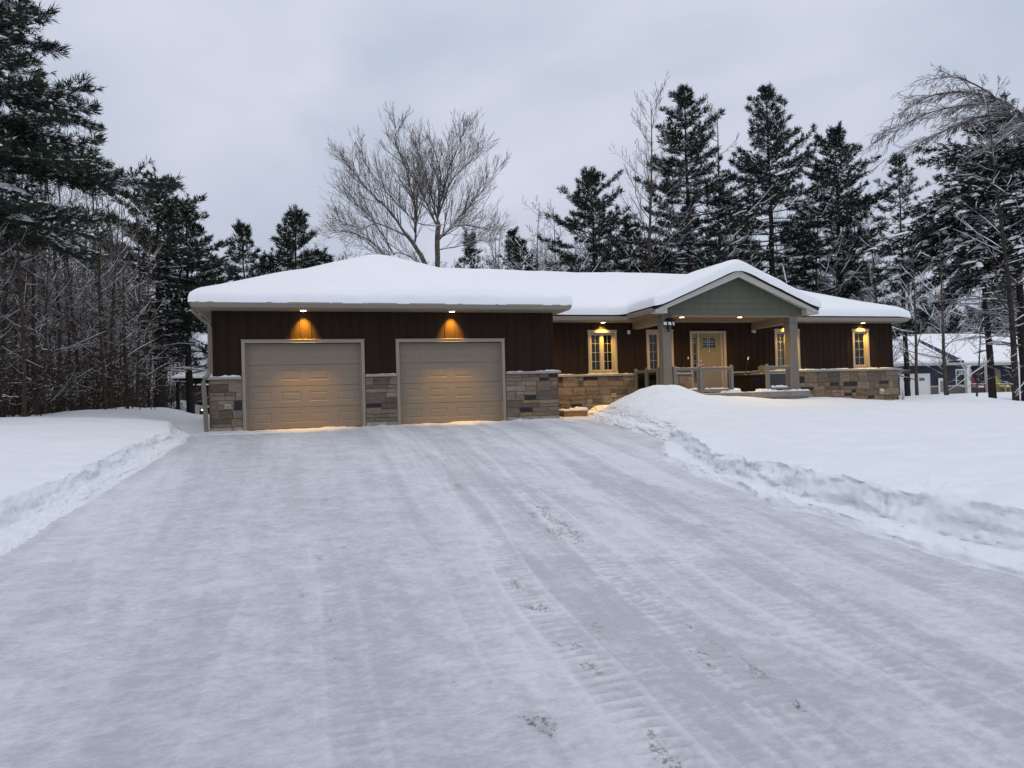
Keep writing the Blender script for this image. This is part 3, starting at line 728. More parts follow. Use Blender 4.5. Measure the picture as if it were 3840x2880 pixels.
# front door with sidelight
def front_door():
    y = 2.57; x0, x1, z0, z1 = DOOR
    fr = MB()
    fr.box(x0, x0 + .075, y - .03, y + .12, z0, z1 - .08); fr.box(x1 - .10, x1, y - .03, y + .12, z0, z1 - .08); fr.box(x0, x1, y - .034, y + .12, z1 - .08, z1)
    fr.box(14.735, 14.79, y + .0, y + .12, z0 + .05, z1 - .08); fr.box(15.63, 15.71, y + .03, y + .12, z0 + .05, z1 - .08)
    fr.box(x0 + .075, 15.71, y - .03, y + .14, z0, z0 + .05)
    f = fr.build('front_door_frame', M['window_trim'], house, bevel=.004)
    # slab with window cut-out
    s = MB(); gw = (14.955, 15.425, 2.11, 2.42)
    wall_front(s, 14.79, 15.63, z0 + .05, z1 - .08, y + .05, [gw], .03)
    for gx in (14.95, 15.08, 15.21, 15.34, 15.47): s.box(gx - .004, gx + .004, y + .044, y + .0495, .80, 1.92)
    for q in ((gw[0] - .03, gw[0], gw[2] - .03, gw[3] + .03), (gw[1], gw[1] + .03, gw[2] - .03, gw[3] + .03), (gw[0], gw[1], gw[2] - .03, gw[2]), (gw[0], gw[1], gw[3], gw[3] + .03)): s.box(q[0], q[1], y + .036, y + .049, q[2], q[3])
    s.box(gw[0] - .05, gw[1] + .05, y + .025, y + .049, gw[2] - .065, gw[2] - .032)
    d = s.build('front_door', M['fdoor'], house)
    g = MB(); g.quad((gw[0], y + .07, gw[2]), (gw[1], y + .07, gw[2]), (gw[1], y + .07, gw[3]), (gw[0], y + .07, gw[3])); g.build('door_glass', M['glass'], d)
    l = MB(); cx = (gw[0] + gw[1]) / 2; cz = (gw[2] + gw[3]) / 2
    for xx in (cx - .03, cx + .03): l.box(xx - .005, xx + .005, y + .062, y + .068, gw[2], gw[3])
    for zz in (cz - .06, cz + .02, cz + .07): l.box(gw[0], gw[1], y + .0625, y + .0675, zz - .004, zz + .004)
    l.build('leaded_grille', M['lead'], d)
    h = MB(); h.cyl((14.85, y + .05, 1.66), (14.85, y + .01, 1.66), .03); h.build('deadbolt', M['lead'], d); h = MB(); h.cyl((14.85, y + .05, 1.55), (14.85, y + .0, 1.55), .026); h.box(14.84, 14.96, y - .01, y + .01, 1.535, 1.56)
    h.build('door_handle', M['lead'], d)
    MB().box(15.185, 15.20, y + .03, y + .049, 1.96, 2.06).build('door_knocker', M['whitep'], d)
    sl = MB(); wall_front(sl, 14.525, 14.735, z0 + .05, z1 - .08, y + .05, [(14.555, 14.70, .95, 2.43)], .03)
    so = sl.build('sidelight', M['fdoor'], house)
    g = MB(); g.quad((14.555, y + .07, .95), (14.70, y + .07, .95), (14.70, y + .07, 2.43), (14.555, y + .07, 2.43)); g.build('sidelight_glass', M['glass'], so)
    l = MB()
    for zz in (1.0, 1.05, 1.12, 1.6, 1.68, 1.92, 2.28, 2.36): l.box(14.555, 14.70, y + .0625, y + .0675, zz - .004, zz + .004)
    l.box(14.605, 14.613, y + .062, y + .068, .95, 2.43); l.build('leaded_grille', M['lead'], so)
    MB().box(14.345, 14.375, 2.545, 2.555, 1.73, 1.81).build('doorbell', M['whitep'], house)
front_door()

# roofs. eave line is level all round (underside 2.95, gutter top 3.07)
GX0, GX1, GY0, GY1 = -.27, 9.06, -.52, 14.0
MX0, MX1, MY0, MY1 = 2.0, 22.93, 2.04, 12.14
PX0, PX1, PY0, PY1 = 11.98, 17.60, .20, 6.6
PIT = .40; GPIT = .425
def roof_z(X, Y):
    ninf = -9.0
    def hip(x0, x1, y0, y1, p):
        d = np.minimum(np.minimum(X - x0, x1 - X), np.minimum(Y - y0, y1 - Y)); return np.where(d >= -1e-6, 3.07 + p * np.maximum(d, 0), ninf)
    g = hip(GX0, GX1, GY0, GY1, PIT); m = hip(MX0, MX1, MY0, MY1, PIT)
    dx = np.minimum(X - PX0, PX1 - X); gp = np.where((dx >= -1e-6) & (Y >= PY0 - 1e-6) & (Y <= PY1), 3.13 + GPIT * np.maximum(dx, 0), ninf)
    return np.maximum(np.maximum(g, m), gp)

def roof_solid():
    mb = MB(); e = 3.06
    rg = GX0 + (GX1 - GX0) / 2; hz = 3.07 + PIT * (GX1 - GX0) / 2; hy = GY0 + (GX1 - GX0) / 2
    mb.poly([(GX0, GY0, e), (GX1, GY0, e), (rg, hy, hz)]); mb.poly([(GX1, GY0, e), (GX1, GY1, e), (rg, GY1 - 4.6, hz), (rg, hy, hz)]); mb.poly([(GX0, GY1, e), (GX0, GY0, e), (rg, hy, hz), (rg, GY1 - 4.6, hz)]); mb.poly([(GX1, GY1, e), (GX0, GY1, e), (rg, GY1 - 4.6, hz)])
    my = (MY0 + MY1) / 2; hw = (MY1 - MY0) / 2; mz = 3.07 + PIT * hw
    mb.poly([(MX0, MY0, e), (MX1, MY0, e), (MX1 - hw, my, mz), (MX0 + hw, my, mz)]); mb.poly([(MX1, MY0, e), (MX1, MY1, e), (MX1 - hw, my, mz)]); mb.poly([(MX1, MY1, e), (MX0, MY1, e), (MX0 + hw, my, mz), (MX1 - hw, my, mz)])
    px = (PX0 + PX1) / 2; pz = 3.13 + GPIT * (PX1 - PX0) / 2
    th = .05
    for s, xa in ((1, PX0), (-1, PX1)):
        a = [(xa, PY0 - .03, 3.13), (px, PY0 - .03, pz), (px, PY1, pz), (xa, PY1, 3.13)]
        b = [(v[0], v[1], v[2] - th) for v in a]
        mb.poly(a); mb.poly(b[::-1]); mb.quad(a[0], b[0], b[1], a[1]); mb.quad(a[0], a[3], b[3], b[0])
    return mb.build('roof', M['roofing'], house)
roof = roof_solid()

def snow_cap():
    o = .07
    def lines(edges, lo, hi, step):
        v = list(np.arange(lo, hi, step)); off = [0, .006, .018, .035, .06, .09, .13, .18, .24, .31, .40, .5, .62, .75]
        for e, s in edges: v += [e + s * k for k in off] + [e - s * .001]
        v = np.unique(np.round(v, 4)); return v[(v >= lo - 1e-6) & (v <= hi + 1e-6)]
    xs = lines([(GX0 - o, 1), (GX1 + o, -1), (PX0 - o, 1), (PX1 + o, -1), (MX1 + o, -1)], GX0 - o, MX1 + o, .11)
    ys = lines([(GY0 - o, 1), (MY0 - o, 1), (PY0 - o, 1)], GY0 - o, 13.0, .11)
    X, Y = np.meshgrid(xs, ys)
    rects = [(GX0 - o, GX1 + o, GY0 - o, 14.1), (GX1 - .6, MX1 + o, MY0 - o, MY1 + o), (PX0 - o, PX1 + o, PY0 - o, PY1)]
    D = np.full(X.shape, -1.0)
    for a, b, c, d in rects: D = np.maximum(D, np.minimum(np.minimum(X - a, b - X), np.minimum(Y - c, d - Y)))
    # softened roof surface (sampled on an even grid, blurred)
    gx = np.arange(-2, 26, .1); gy = np.arange(-3, 16, .1); QX, QY = np.meshgrid(gx, gy)
    q = roof_z(np.clip(QX, GX0, MX1), np.clip(QY, GY0, 13.9)); inside = q > 0
    qq = np.where(inside, q, 3.07); wgt = inside.astype(float)
    def blur(a, n=6):
        for _ in range(n):
            for ax in (0, 1): a = (np.roll(a, 1, ax) + np.roll(a, -1, ax) + a) / 3
        return a
    for _ in range(2):
        w_ = blur(wgt.copy()); qb = blur(qq * wgt) / np.maximum(w_, 1e-3); q_s = np.where(w_ > .02, qb, 3.07)
    fx = np.clip((X + 2) / .1, 0, len(gx) - 2); fy = np.clip((Y + 3) / .1, 0, len(gy) - 2); ix = fx.astype(int); iy = fy.astype(int); u = fx - ix; v = fy - iy
    S = (q_s[iy, ix] * (1 - u) + q_s[iy, ix + 1] * u) * (1 - v) + (q_s[iy + 1, ix] * (1 - u) + q_s[iy + 1, ix + 1] * u) * v
    hard = roof_z(np.clip(X, GX0, MX1), np.clip(Y, GY0, 13.9)); hard = np.where(hard > 0, hard, S)
    S = np.where(D < .5, hard + (S - hard) * np.clip(D / .5, 0, 1), S)
    t = .36 + .06 * fbm(X * .35, Y * .5, 70, 4)
    r = .50
    k = np.clip(D / r, 0, 1)
    lumpy = fbm(X * 2.2 + Y * 1.1, Y * 2.2 - X * .4, 71, 5, .6)
    prof = .34 * sm(-.02, .04, D) ** .8 + .66 * np.sqrt(np.clip(1 - (1 - k) ** 2.3, 0, 1))
    Z = S + t * prof + (.028 * lumpy + .016 * fbm(X * 9, Y * 9, 75, 3, .6)) * np.clip(1 - k, 0, 1) ** 1.5 * sm(0, .04, D) + .008 * fbm(X * .9, Y * .9, 72, 3)
    # sagging scalloped bulge over the gutter: push the middle of the face outward
    Z = np.where(D <= .0005, hard - .015, Z)
    cc = (D[:-1, :-1] >= -.0005) & (D[1:, :-1] >= -.0005) & (D[:-1, 1:] >= -.0005) & (D[1:, 1:] >= -.0005)
    face = np.exp(-((D - .03) / .07) ** 2)
    X2 = X + face * .03 * fbm(Y * 3, X * 3, 73, 4); Y2 = Y + face * (.035 * fbm(X * 2.4, Y * 3, 74, 5, .6) + .014 * fbm(X * 11, Z * 12, 76, 3, .6))
    return grid_mesh('roof_snow', X2, Y2, Z, M['roof_snow'], keep=cc, parent=house)
snow_cap()

# fascia, gutters, soffits
def gutter_run(mb, p0, p1, out, z=2.955, h=.115, d=.11):
    """K-style gutter along p0-p1 (2D), out = outward unit normal"""
    prof = [(0, 0), (.06, 0), (.085, .05), (.105, .075), (d, h), (d - .012, h), (d - .012, h - .02), (.0, h - .02)]
    def pt(p, o): return (p[0] + out[0] * o[0], p[1] + out[1] * o[0], z + o[1])
    n = len(mb.v); k = len(prof)
    mb.v += [pt(p0, o) for o in prof] + [pt(p1, o) for o in prof]
    for i in range(k):
        j = (i + 1) % k; mb.f.append((n + i, n + j, n + k + j, n + k + i)); mb.m.append(0)
    mb.f.append(tuple(range(n, n + k))[::-1]); mb.f.append(tuple(range(n + k, n + 2 * k))); mb.m += [0, 0]
for p0, p1, out, z in (((GX0 - .0, GY0 + .04), (GX1, GY0 + .04), (0, -1), 2.955), ((GX1 - .04, GY0 + .02), (GX1 - .04, 1.95), (1, 0), 2.955), ((GX0 + .04, GY0 + .02), (GX0 + .04, 12), (-1, 0), 2.955),
        ((GX1 + .02, MY0 + .04), (PX0 - .02, MY0 + .04), (0, -1), 2.955), ((PX1 + .02, MY0 + .04), (MX1, MY0 + .04), (0, -1), 2.955), ((MX1 - .04, MY0 + .02), (MX1 - .04, 12), (1, 0), 2.955),
        ((PX0 + .04, PY0 + .08), (PX0 + .04, MY0), (-1, 0), 3.01), ((PX1 - .04, PY0 + .08), (PX1 - .04, MY0), (1, 0), 3.01)):
    g = MB(); gutter_run(g, p0, p1, out, z); g.build('gutter', M['gutter'], house)
for q in ((GX0 + .02, GX1 - .02, GY0 + .045, GY0 + .065, 2.93, 3.06), (GX1 - .065, GX1 - .045, GY0 + .07, 2.0, 2.93, 3.06), (GX0 + .045, GX0 + .065, GY0 + .07, 12, 2.93, 3.06),
        (GX1, MX1 - .02, MY0 + .045, MY0 + .065, 2.93, 3.06), (MX1 - .065, MX1 - .045, MY0 + .07, 12, 2.93, 3.06),
        (PX0 + .045, PX0 + .065, PY0 + .1, 2.05, 2.97, 3.11), (PX1 - .065, PX1 - .045, PY0 + .1, 2.05, 2.97, 3.11)):
    MB().box(*q).build('fascia', M['gutter'], house)
def soffit(x0, x1, y0, y1, z=SOF, along=0):
    s = MB()
    s.box(x0, x1, y0, y1, z, z + .012)
    n = int(((x1 - x0) if along == 0 else (y1 - y0)) / .1)
    for i in range(1, n):
        if along == 0: s.box(x0 + i * .1 - .003, x0 + i * .1 + .003, y0, y1, z - .004, z - .0003)
        else: s.box(x0, x1, y0 + i * .1 - .003, y0 + i * .1 + .003, z - .004, z - .0003)
    s.build('soffit', M['soffit'], house)
soffit(GX0 + .07, GX1 - .07, GY0 + .07, .06); soffit(GX0 + .07, .08, .06, 11.5, along=1); soffit(8.78, GX1 - .07, .06, MY0 + .04, along=1)
soffit(GX1 - .06, MX1 - .07, MY0 + .07, 2.55); soffit(22.72, MX1 - .07, 2.55, 11.6, along=1)

# porch: ceiling, gable, beams, posts, floor
c = MB(); c.box(12.1, 17.5, .52, MY0 + .065, 2.955, 2.97)
for i in range(1, 36): c.box(12.1 + i * .15 - .004, 12.1 + i * .15 + .004, .52, MY0 + .06, 2.9495, 2.9545)
c.build('porch_ceiling', M['soffit'], house)
px = (PX0 + PX1) / 2; pz = 3.13 + GPIT * (PX1 - PX0) / 2
mb = MB()   # shingled gable face: courses of shakes, each a little proud of the next
zc = 2.95; row = 0; course = .178
rg2 = random.Random(3)
while zc < pz - .25:
    z1 = zc + course
    xa0 = PX0 + max(0, (zc - 3.0)) / GPIT + .1; xb0 = PX1 - max(0, (zc - 3.0)) / GPIT - .1
    x = xa0 - rg2.uniform(0, .1)
    while x < xb0:
        w = rg2.choice([.12, .15, .19, .24]); a, b = max(x, xa0), min(x + w - .003, xb0)
        if b - a > .02:
            t = rg2.uniform(0, .003)
            lim = lambda xx: 3.03 + GPIT * min(xx - PX0, PX1 - xx)
            za, zb = min(z1, max(lim(a), zc)), min(z1, max(lim(b), zc)); y0 = .488 - t
            mb.poly([(a, y0, zc), (b, y0, zc), (b, y0 + .014, zb), (a, y0 + .014, za)]); mb.quad((a, y0, zc), (a, y0 + .02, zc), (b, y0 + .02, zc), (b, y0, zc))
        x += w
    zc = z1; row += 1
gab = mb.build('gable', M['sage'], house)
mb = MB(); mb.prism([(PX0 + .1, 2.96), (PX1 - .1, 2.96), (PX1 - .1, 3.05), (px, pz - .09), (PX0 + .1, 3.05)], 1, .512, .53); mb.build('gable_backing', M['sage'], gab)
for sgn, xe in ((1, PX0), (-1, PX1)):   # rake boards and their returns
    rk = MB()
    X = lambda d: xe + sgn * d
    half = (PX1 - PX0) / 2; dz = .20
    rk.prism([(X(0), 3.07), (X(half), 3.07 + GPIT * half), (X(half), 3.07 + GPIT * half - dz), (X(0), 3.07 - dz + .09)], 1, PY0, PY0 + .03)
    rk.prism([(X(0), 2.965), (X(0), 3.07), (X(.40), 3.07 + .40 * GPIT - .10), (X(.40), 2.965)], 1, PY0 + .031, .487)
    rk.prism([(X(.05), 3.03), (X(half), 3.03 + GPIT * (half - .05)), (X(half), 3.01 + GPIT * (half - .05)), (X(.05), 3.01)], 1, PY0 + .031, .486)   # rake soffit
    rk.build('rake_board', M['white_trim'], gab)

for q in ((12.38, 12.65, .83, 2.55, 2.72, 2.954), (16.80, 17.07, .83, 2.55, 2.72, 2.954), (12.66, 16.79, .535, .60, 2.90, 2.954)):
    MB().box(*q).build('porch_beam', M['soffit'], house, bevel=.006)
def post(xl):
    p = MB(); z0 = .56
    yb = .55
    def taper(x0, x1, y0, y1, z0, z1, dx):
        n = len(p.v)
        p.v += [(x0 - dx, y0 - dx, z0), (x1 + dx, y0 - dx, z0), (x1 + dx, y1 + dx, z0), (x0 - dx, y1 + dx, z0), (x0, y0, z1), (x1, y0, z1), (x1, y1, z1), (x0, y1, z1)]
        for q in ((0,3,2,1),(4,5,6,7),(0,1,5,4),(1,2,6,5),(2,3,7,6),(3,0,4,7)): p.f.append(tuple(n + i for i in q)); p.m.append(0)
    taper(xl, xl + .26, yb, yb + .26, z0 + .14, 2.47, .018)
    p.box(xl - .035, xl + .295, yb - .035, yb + .295, z0 - .4, z0 + .14)
    p.box(xl - .015, xl + .275, yb - .015, yb + .275, 2.47, 2.69); p.box(xl - .03, xl + .29, yb - .03, yb + .29, 2.69, 2.715)
    p.box(xl + .002, xl + .268, yb + .0, yb + .27, 2.716, 2.953)
    return p.build('porch_post', M['post'], house, bevel=.008)
post(12.38); post(16.80)
fl = MB(); fl.box(12.30, 17.32, .45, 2.47, .30, .58); fl.box(12.27, 17.36, .40, .449, .42, .585)
pf = fl.build('porch_floor', M['deck'], house, bevel=.006)
sn = MB(); 
for i, (a, b, h) in enumerate(((12.7, 14.55, .02), (14.55, 15.8, .018), (15.75, 17.34, .05))): snow_strip(sn, a, b, .415, .62, .5855, h, 140 + i)
snow_strip(sn, 16.5, 17.34, .405, .80, .5855, .10, 150); snow_strip(sn, 14.35, 14.9, .41, .75, .5855, .09, 151); snow_strip(sn, 15.6, 16.2, .41, .75, .5855, .09, 152)
sn.build('porch_snow', M['snow'], pf, smooth=True)

# glass railings
def railing(posts, axis, c, snow=True):
    """posts along x (axis 0) at y=c or along y (axis 1) at x=c"""
    P = lambda u, v, z: (u, c + v, z) if axis == 0 else (c + v, u, z)
    def bx(mb, u0, u1, v0, v1, z0, z1):
        a, b = P(u0, v0, z0), P(u1, v1, z1); mb.box(min(a[0], b[0]), max(a[0], b[0]), min(a[1], b[1]), max(a[1], b[1]), z0, z1)
    r = MB()
    for a, b in zip(posts, posts[1:]):
        bx(r, a + .035, b - .035, -.04, .04, 1.335, 1.375); bx(r, a + .035, b - .035, -.025, .025, 1.285, 1.3345); bx(r, a + .035, b - .035, -.03, .03, .66, .715)
    ro = r.build('railing', M['rail'], house, bevel=.005)
    for u in posts:
        p = MB(); bx(p, u - .045, u + .045, -.045, .045, .585, 1.40); a = P(u, 0, 0)
        p.tube([Vector((a[0], a[1], 1.4)), Vector((a[0], a[1], 1.412)), Vector((a[0], a[1], 1.43)), Vector((a[0], a[1], 1.44))], [.052, .055, .04, .012], 10)
        p.build('railing_post', M['rail'], ro)
    for a, b in zip(posts, posts[1:]):
        g = MB(); bx(g, a + .075, b - .075, -.004, .004, .715, 1.285); g.build('glass_panel', M['clear'], ro)
        fr = MB(); bx(fr, a + .055, a + .085, -.012, .012, .716, 1.284); bx(fr, b - .085, b - .055, -.012, .012, .716, 1.284); fr.build('panel_channel', M['rail'], ro)
        if snow and axis == 0:
            q = MB(); snow_strip(q, a + .12, b - .12, c - .028, c + .03, .7155, .055, int(a * 10)); snow_strip(q, a + .05, b - .05, c - .03, c + .03, 1.3755, .008, int(a * 10) + 3); q.build('rail_snow', M['snow'], ro, smooth=True)
    return ro
railing([12.72, 13.59, 14.65], 0, .55); railing([15.92, 16.76], 0, .55); railing([.95, 1.7, 2.45], 1, 12.40)

# downspout at the garage's left corner
d = MB()
def sq_pipe(mb, pts, r=.042):
    mb.tube([Vector(p) for p in pts], [r * 1.25] * len(pts), 4)
sq_pipe(d, [(-.25, -.42, 2.95), (-.24, -.40, 2.84), (-.10, -.08, 2.70), (.03, .03, 2.62), (.045, .035, 2.5), (.045, .035, 1.46)])
sq_pipe(d, [(.045, .035, 1.46), (.01, -.02, 1.40), (-.085, -.09, 1.30), (-.10, -.10, 1.2), (-.07, -.10, .5), (-.05, -.10, -.06)])
d.build('downspout', mat('downspout_paint', (.19, .168, .14), .5, var=.05), house)

# recessed soffit lights
LIGHTS = [(2.21, -.12, SOF, 'g'), (5.93, -.12, SOF, 'g'), (11.30, 2.41, SOF, 'w'), (18.2, 2.41, SOF, 'w'), (21.31, 2.41, SOF, 'w'), (8.92, 1.6, SOF, 's'), (13.34, 1.10, 2.955, 'p'), (15.33, 1.02, 2.955, 'p')]
for x, y, z, k in LIGHTS:
    r = MB(); pts = []
    n = 20
    for i in range(n):
        a0, a1 = 2 * math.pi * i / n, 2 * math.pi * (i + 1) / n
        def q(a, rr, zz): return (x + rr * math.cos(a), y + rr * math.sin(a), zz)
        r.quad(q(a0, .095, z - .0045), q(a1, .095, z - .0045), q(a1, .085, z - .014), q(a0, .085, z - .014)); r.quad(q(a0, .085, z - .014), q(a1, .085, z - .014), q(a1, .068, z - .012), q(a0, .068, z - .012))
    ro = r.build('recessed_light', M['whitep'], house)
    le = MB(); le.poly([(x + .07 * math.cos(-2 * math.pi * i / n), y + .07 * math.sin(-2 * math.pi * i / n), z - .013) for i in range(n)]); le.build('lamp_lens', M['lamp_on'], ro)
    L = bpy.data.lights.new('soffit_lamp', 'SPOT'); L.spot_size = R(dict(g=72, w=96, p=160, s=150)[k]); L.spot_blend = 1.0 if k != 'p' else .8; L.shadow_soft_size = .045
    L.energy = dict(g=470, w=225, p=150, s=220)[k]; L.color = dict(g=(1.0, .50, .04), w=(1, .60, .08), p=(1, .62, .20), s=(1, .52, .10))[k]
    lo = bpy.data.objects.new('soffit_lamp', L); COL.objects.link(lo); lo.location = (x, y, z - .03)
    if k in 'gw': lo.rotation_euler = (R(21 if k == 'g' else 17), 0, 0)     # gimballed a little towards the wall

# ------------------------------------------------------------------ trees
def rot_about(d, ang, az):
    """tilt direction d by ang towards a random azimuth az about it"""
    d = d.normalized(); a = d.orthogonal().normalized(); b = d.cross(a)
    return (d * math.cos(ang) + (a * math.cos(az) + b * math.sin(az)) * math.sin(ang)).normalized()

def snow_on(smb, pts, rads, rng, p, thick=.8, minr=.010):
    """a broken ridge of snow lying on top of a branch"""
    i = 0
    while i < len(pts) - 1:
        if rng.random() < p and abs((pts[i+1] - pts[i]).normalized().z) < .86:
            j = i + 1
            while j < len(pts) - 1 and rng.random() < .7: j += 1
            seg = [pts[k] + Vector((0, 0, rads[k] * .75 + minr * .4)) for k in range(i, j + 1)]
            rr = [max(rads[k] * thick, minr) * rng.uniform(.75, 1.25) for k in range(i, j + 1)]; rr[0] *= .5; rr[-1] *= .5
            smb.tube(seg, rr, 4, cap=False)
            i = j
        else: i += 1

def branch(mb, smb, p, d, L, r, lev, maxlev, rng, P):
    n = P['seg'][min(lev, len(P['seg']) - 1)]
    pts = [p.copy()]; rads = [r]; dd = d.normalized(); step = L / n
    for i in range(n):
        w = P['wig'] * (1 if lev else .4)
        dd = (dd + Vector((rng.gauss(0, w), rng.gauss(0, w), rng.gauss(0, w))) + Vector((0, 0, P['trop'][min(lev, len(P['trop']) - 1)] * (1.0 / n)))).normalized()
        p = p + dd * step; pts.append(p); rads.append(max(r * (1 - .8 * (i + 1) / n), P['rmin']))
    sides = 6 if r > .08 else (4 if r > .025 else 3)
    mb.tube(pts, rads, sides, cap=False)
    if r > P.get('snowr', .006): snow_on(smb, pts, rads, rng, P['snow'], minr=P.get('smin', .010))
    if lev < maxlev:
        k = P['kids'][min(lev, len(P['kids']) - 1)]
        k = max(1, int(k * rng.uniform(.75, 1.25)))
        t0 = P.get('t0', .3) if lev else P.get('t00', .3)
        for c in range(k):
            t = t0 + (1 - t0) * (c + rng.random()) / k; t = min(t, .98)
            f = t * n; i = min(int(f), n - 1); q = pts[i].lerp(pts[i+1], f - i); tang = (pts[i+1] - pts[i]).normalized()
            ang = R(rng.uniform(*P['ang'])); nd = rot_about(tang, ang, rng.uniform(0, 2 * math.pi))
            if P.get('flat') and lev >= 1: nd.z = nd.z * .5 + tang.z * .3; nd.normalize()
            ln = L * P['len'][min(lev, len(P['len']) - 1)] * rng.uniform(.6, 1.1) * (1 - .55 * t if lev == 0 else 1 - .35 * t)
            branch(mb, smb, q, nd, ln, max(rads[i] * P['rr'], P['rmin']), lev + 1, maxlev, rng, P)

def sapling_mesh(seed, H, r, kids0, snow, maxlev=3, lean=.03, bend=0, t00=.12, trop1=.35, ang=(35, 70), len0=.26, kids1=6, kids2=3, crownw=1, bark='bark_thicket', smin=.010):
    rng = random.Random(seed)
    tr = MB(); cr = MB(); sn = MB()
    n = 9; p = Vector((0, 0, -.4)); d = Vector((rng.gauss(0, lean), rng.gauss(0, lean), 1)).normalized(); pts = [p.copy()]; rads = [r]
    for i in range(n):
        d = (d + Vector((rng.gauss(0, .025) + bend, rng.gauss(0, .025), 0))).normalized(); p = p + d * ((H + .4) / n); pts.append(p.copy()); rads.append(max(r * (1 - .93 * (i + 1) / n), .008))
    tr.tube(pts, rads, 7, cap=False)
    P = dict(seg=[4, 4, 3, 3], wig=.10, trop=[0, trop1, trop1 * .7, .15], snow=snow, rmin=.006, kids=[0, kids1, kids2, 2], ang=ang, len=[1, .42, .45, .4], rr=.55, t0=.2, smin=smin)
    for k in range(kids0):
        t = t00 + (1 - t00) * (k + rng.random()) / kids0; t = min(t, .985); f = t * n; i = min(int(f), n - 1); q = pts[i].lerp(pts[i+1], f - i)
        az = rng.uniform(0, 2 * math.pi); el = R(rng.uniform(15, 55)); nd = Vector((math.cos(az) * math.cos(el), math.sin(az) * math.cos(el), math.sin(el)))
        L = H * len0 * rng.uniform(.5, 1.15) * (1.05 - .75 * max(0, (t - .35) / .65)) * crownw
        branch(cr, sn, q, nd, L, max(rads[i] * .38, .010), 1, maxlev, rng, P)
    return tr, cr, sn, bark

def make_tree(name, label, cat, parts, group=None, loc=(0, 0, 0)):
    tr, cr, sn, bark = parts
    t = thing(name, label, cat, group, loc)
    tr.build('trunk', M[bark], t, smooth=True)
    if cr.v: cr.build('crown', M[bark], t, smooth=True)
    if sn.v: sn.build('snow', M['tree_snow'], t, smooth=True)
    return t

class Needles:
    """brushes of narrow needle blades fanned round twig tips, built all at once"""
    def __init__(self, w, k, seed): self.p = []; self.d = []; self.l = []; self.w = w; self.k = k; self.rs = np.random.RandomState(seed)
    def add(self, p, d, ln): self.p.append(tuple(p)); self.d.append(tuple(d)); self.l.append(ln)
    def build(self, name, mt, parent):
        rs = self.rs; k = self.k
        p = np.repeat(np.array(self.p), k, 0); d = np.repeat(np.array(self.d), k, 0); l = np.repeat(np.array(self.l), k); n = len(p)
        d /= np.linalg.norm(d, axis=1, keepdims=True) + 1e-9
        r = rs.normal(size=(n, 3)); r -= d * (r * d).sum(1, keepdims=True); r /= np.linalg.norm(r, axis=1, keepdims=True) + 1e-9
        ang = np.radians(rs.uniform(6, 60, n))[:, None]; nd = d * np.cos(ang) + r * np.sin(ang); ll = (l * rs.uniform(.65, 1.2, n))[:, None]
        sd = np.cross(nd, rs.normal(size=(n, 3))); sd /= np.linalg.norm(sd, axis=1, keepdims=True) + 1e-9; sd *= self.w * rs.uniform(.7, 1.3, n)[:, None]
        b = p - d * (l * rs.uniform(0, .4, n))[:, None]; m = b + nd * ll * .5; e = b + nd * ll
        co = np.stack([b, m + sd, e, m - sd], 1).reshape(-1, 3).astype(np.float32)
        me = bpy.data.meshes.new(name); me.vertices.add(len(co)); me.vertices.foreach_set('co', co.reshape(-1))
        me.loops.add(len(co)); me.loops.foreach_set('vertex_index', np.arange(len(co), dtype=np.int32)); me.polygons.add(n)
        me.polygons.foreach_set('loop_start', np.arange(0, len(co), 4, dtype=np.int32)); me.polygons.foreach_set('loop_total', np.full(n, 4, np.int32))
        me.update(calc_edges=True); me.materials.append(mt)
        o = bpy.data.objects.new(name, me); COL.objects.link(o); o.parent = parent; return o

def snow_pad(mb, p, d, l, w, h, rng):
    """a small pillow of snow on a bough"""
    d = Vector((d.x, d.y, d.z * .5)); d.normalize(); s = d.cross(Vector((0, 0, 1)));
    if s.length < 1e-3: return
    s.normalize(); up = s.cross(d)
    n = len(mb.v); ring = []
    for k in range(6):
        a = 2 * math.pi * k / 6; ring.append(p + d * (l * math.cos(a) * rng.uniform(.75, 1.2)) + s * (w * math.sin(a) * rng.uniform(.75, 1.2)))
    mb.v += [tuple(v) for v in ring] + [tuple(p.lerp(v, .55) + up * h * rng.uniform(.8, 1.1)) for v in ring] + [tuple(p + up * h * 1.15)]
    for k in range(6):
        j = (k + 1) % 6
        mb.f.append((n + k, n + j, n + 6 + j, n + 6 + k)); mb.f.append((n + 6 + k, n + 6 + j, n + 12)); mb.m += [0, 0]

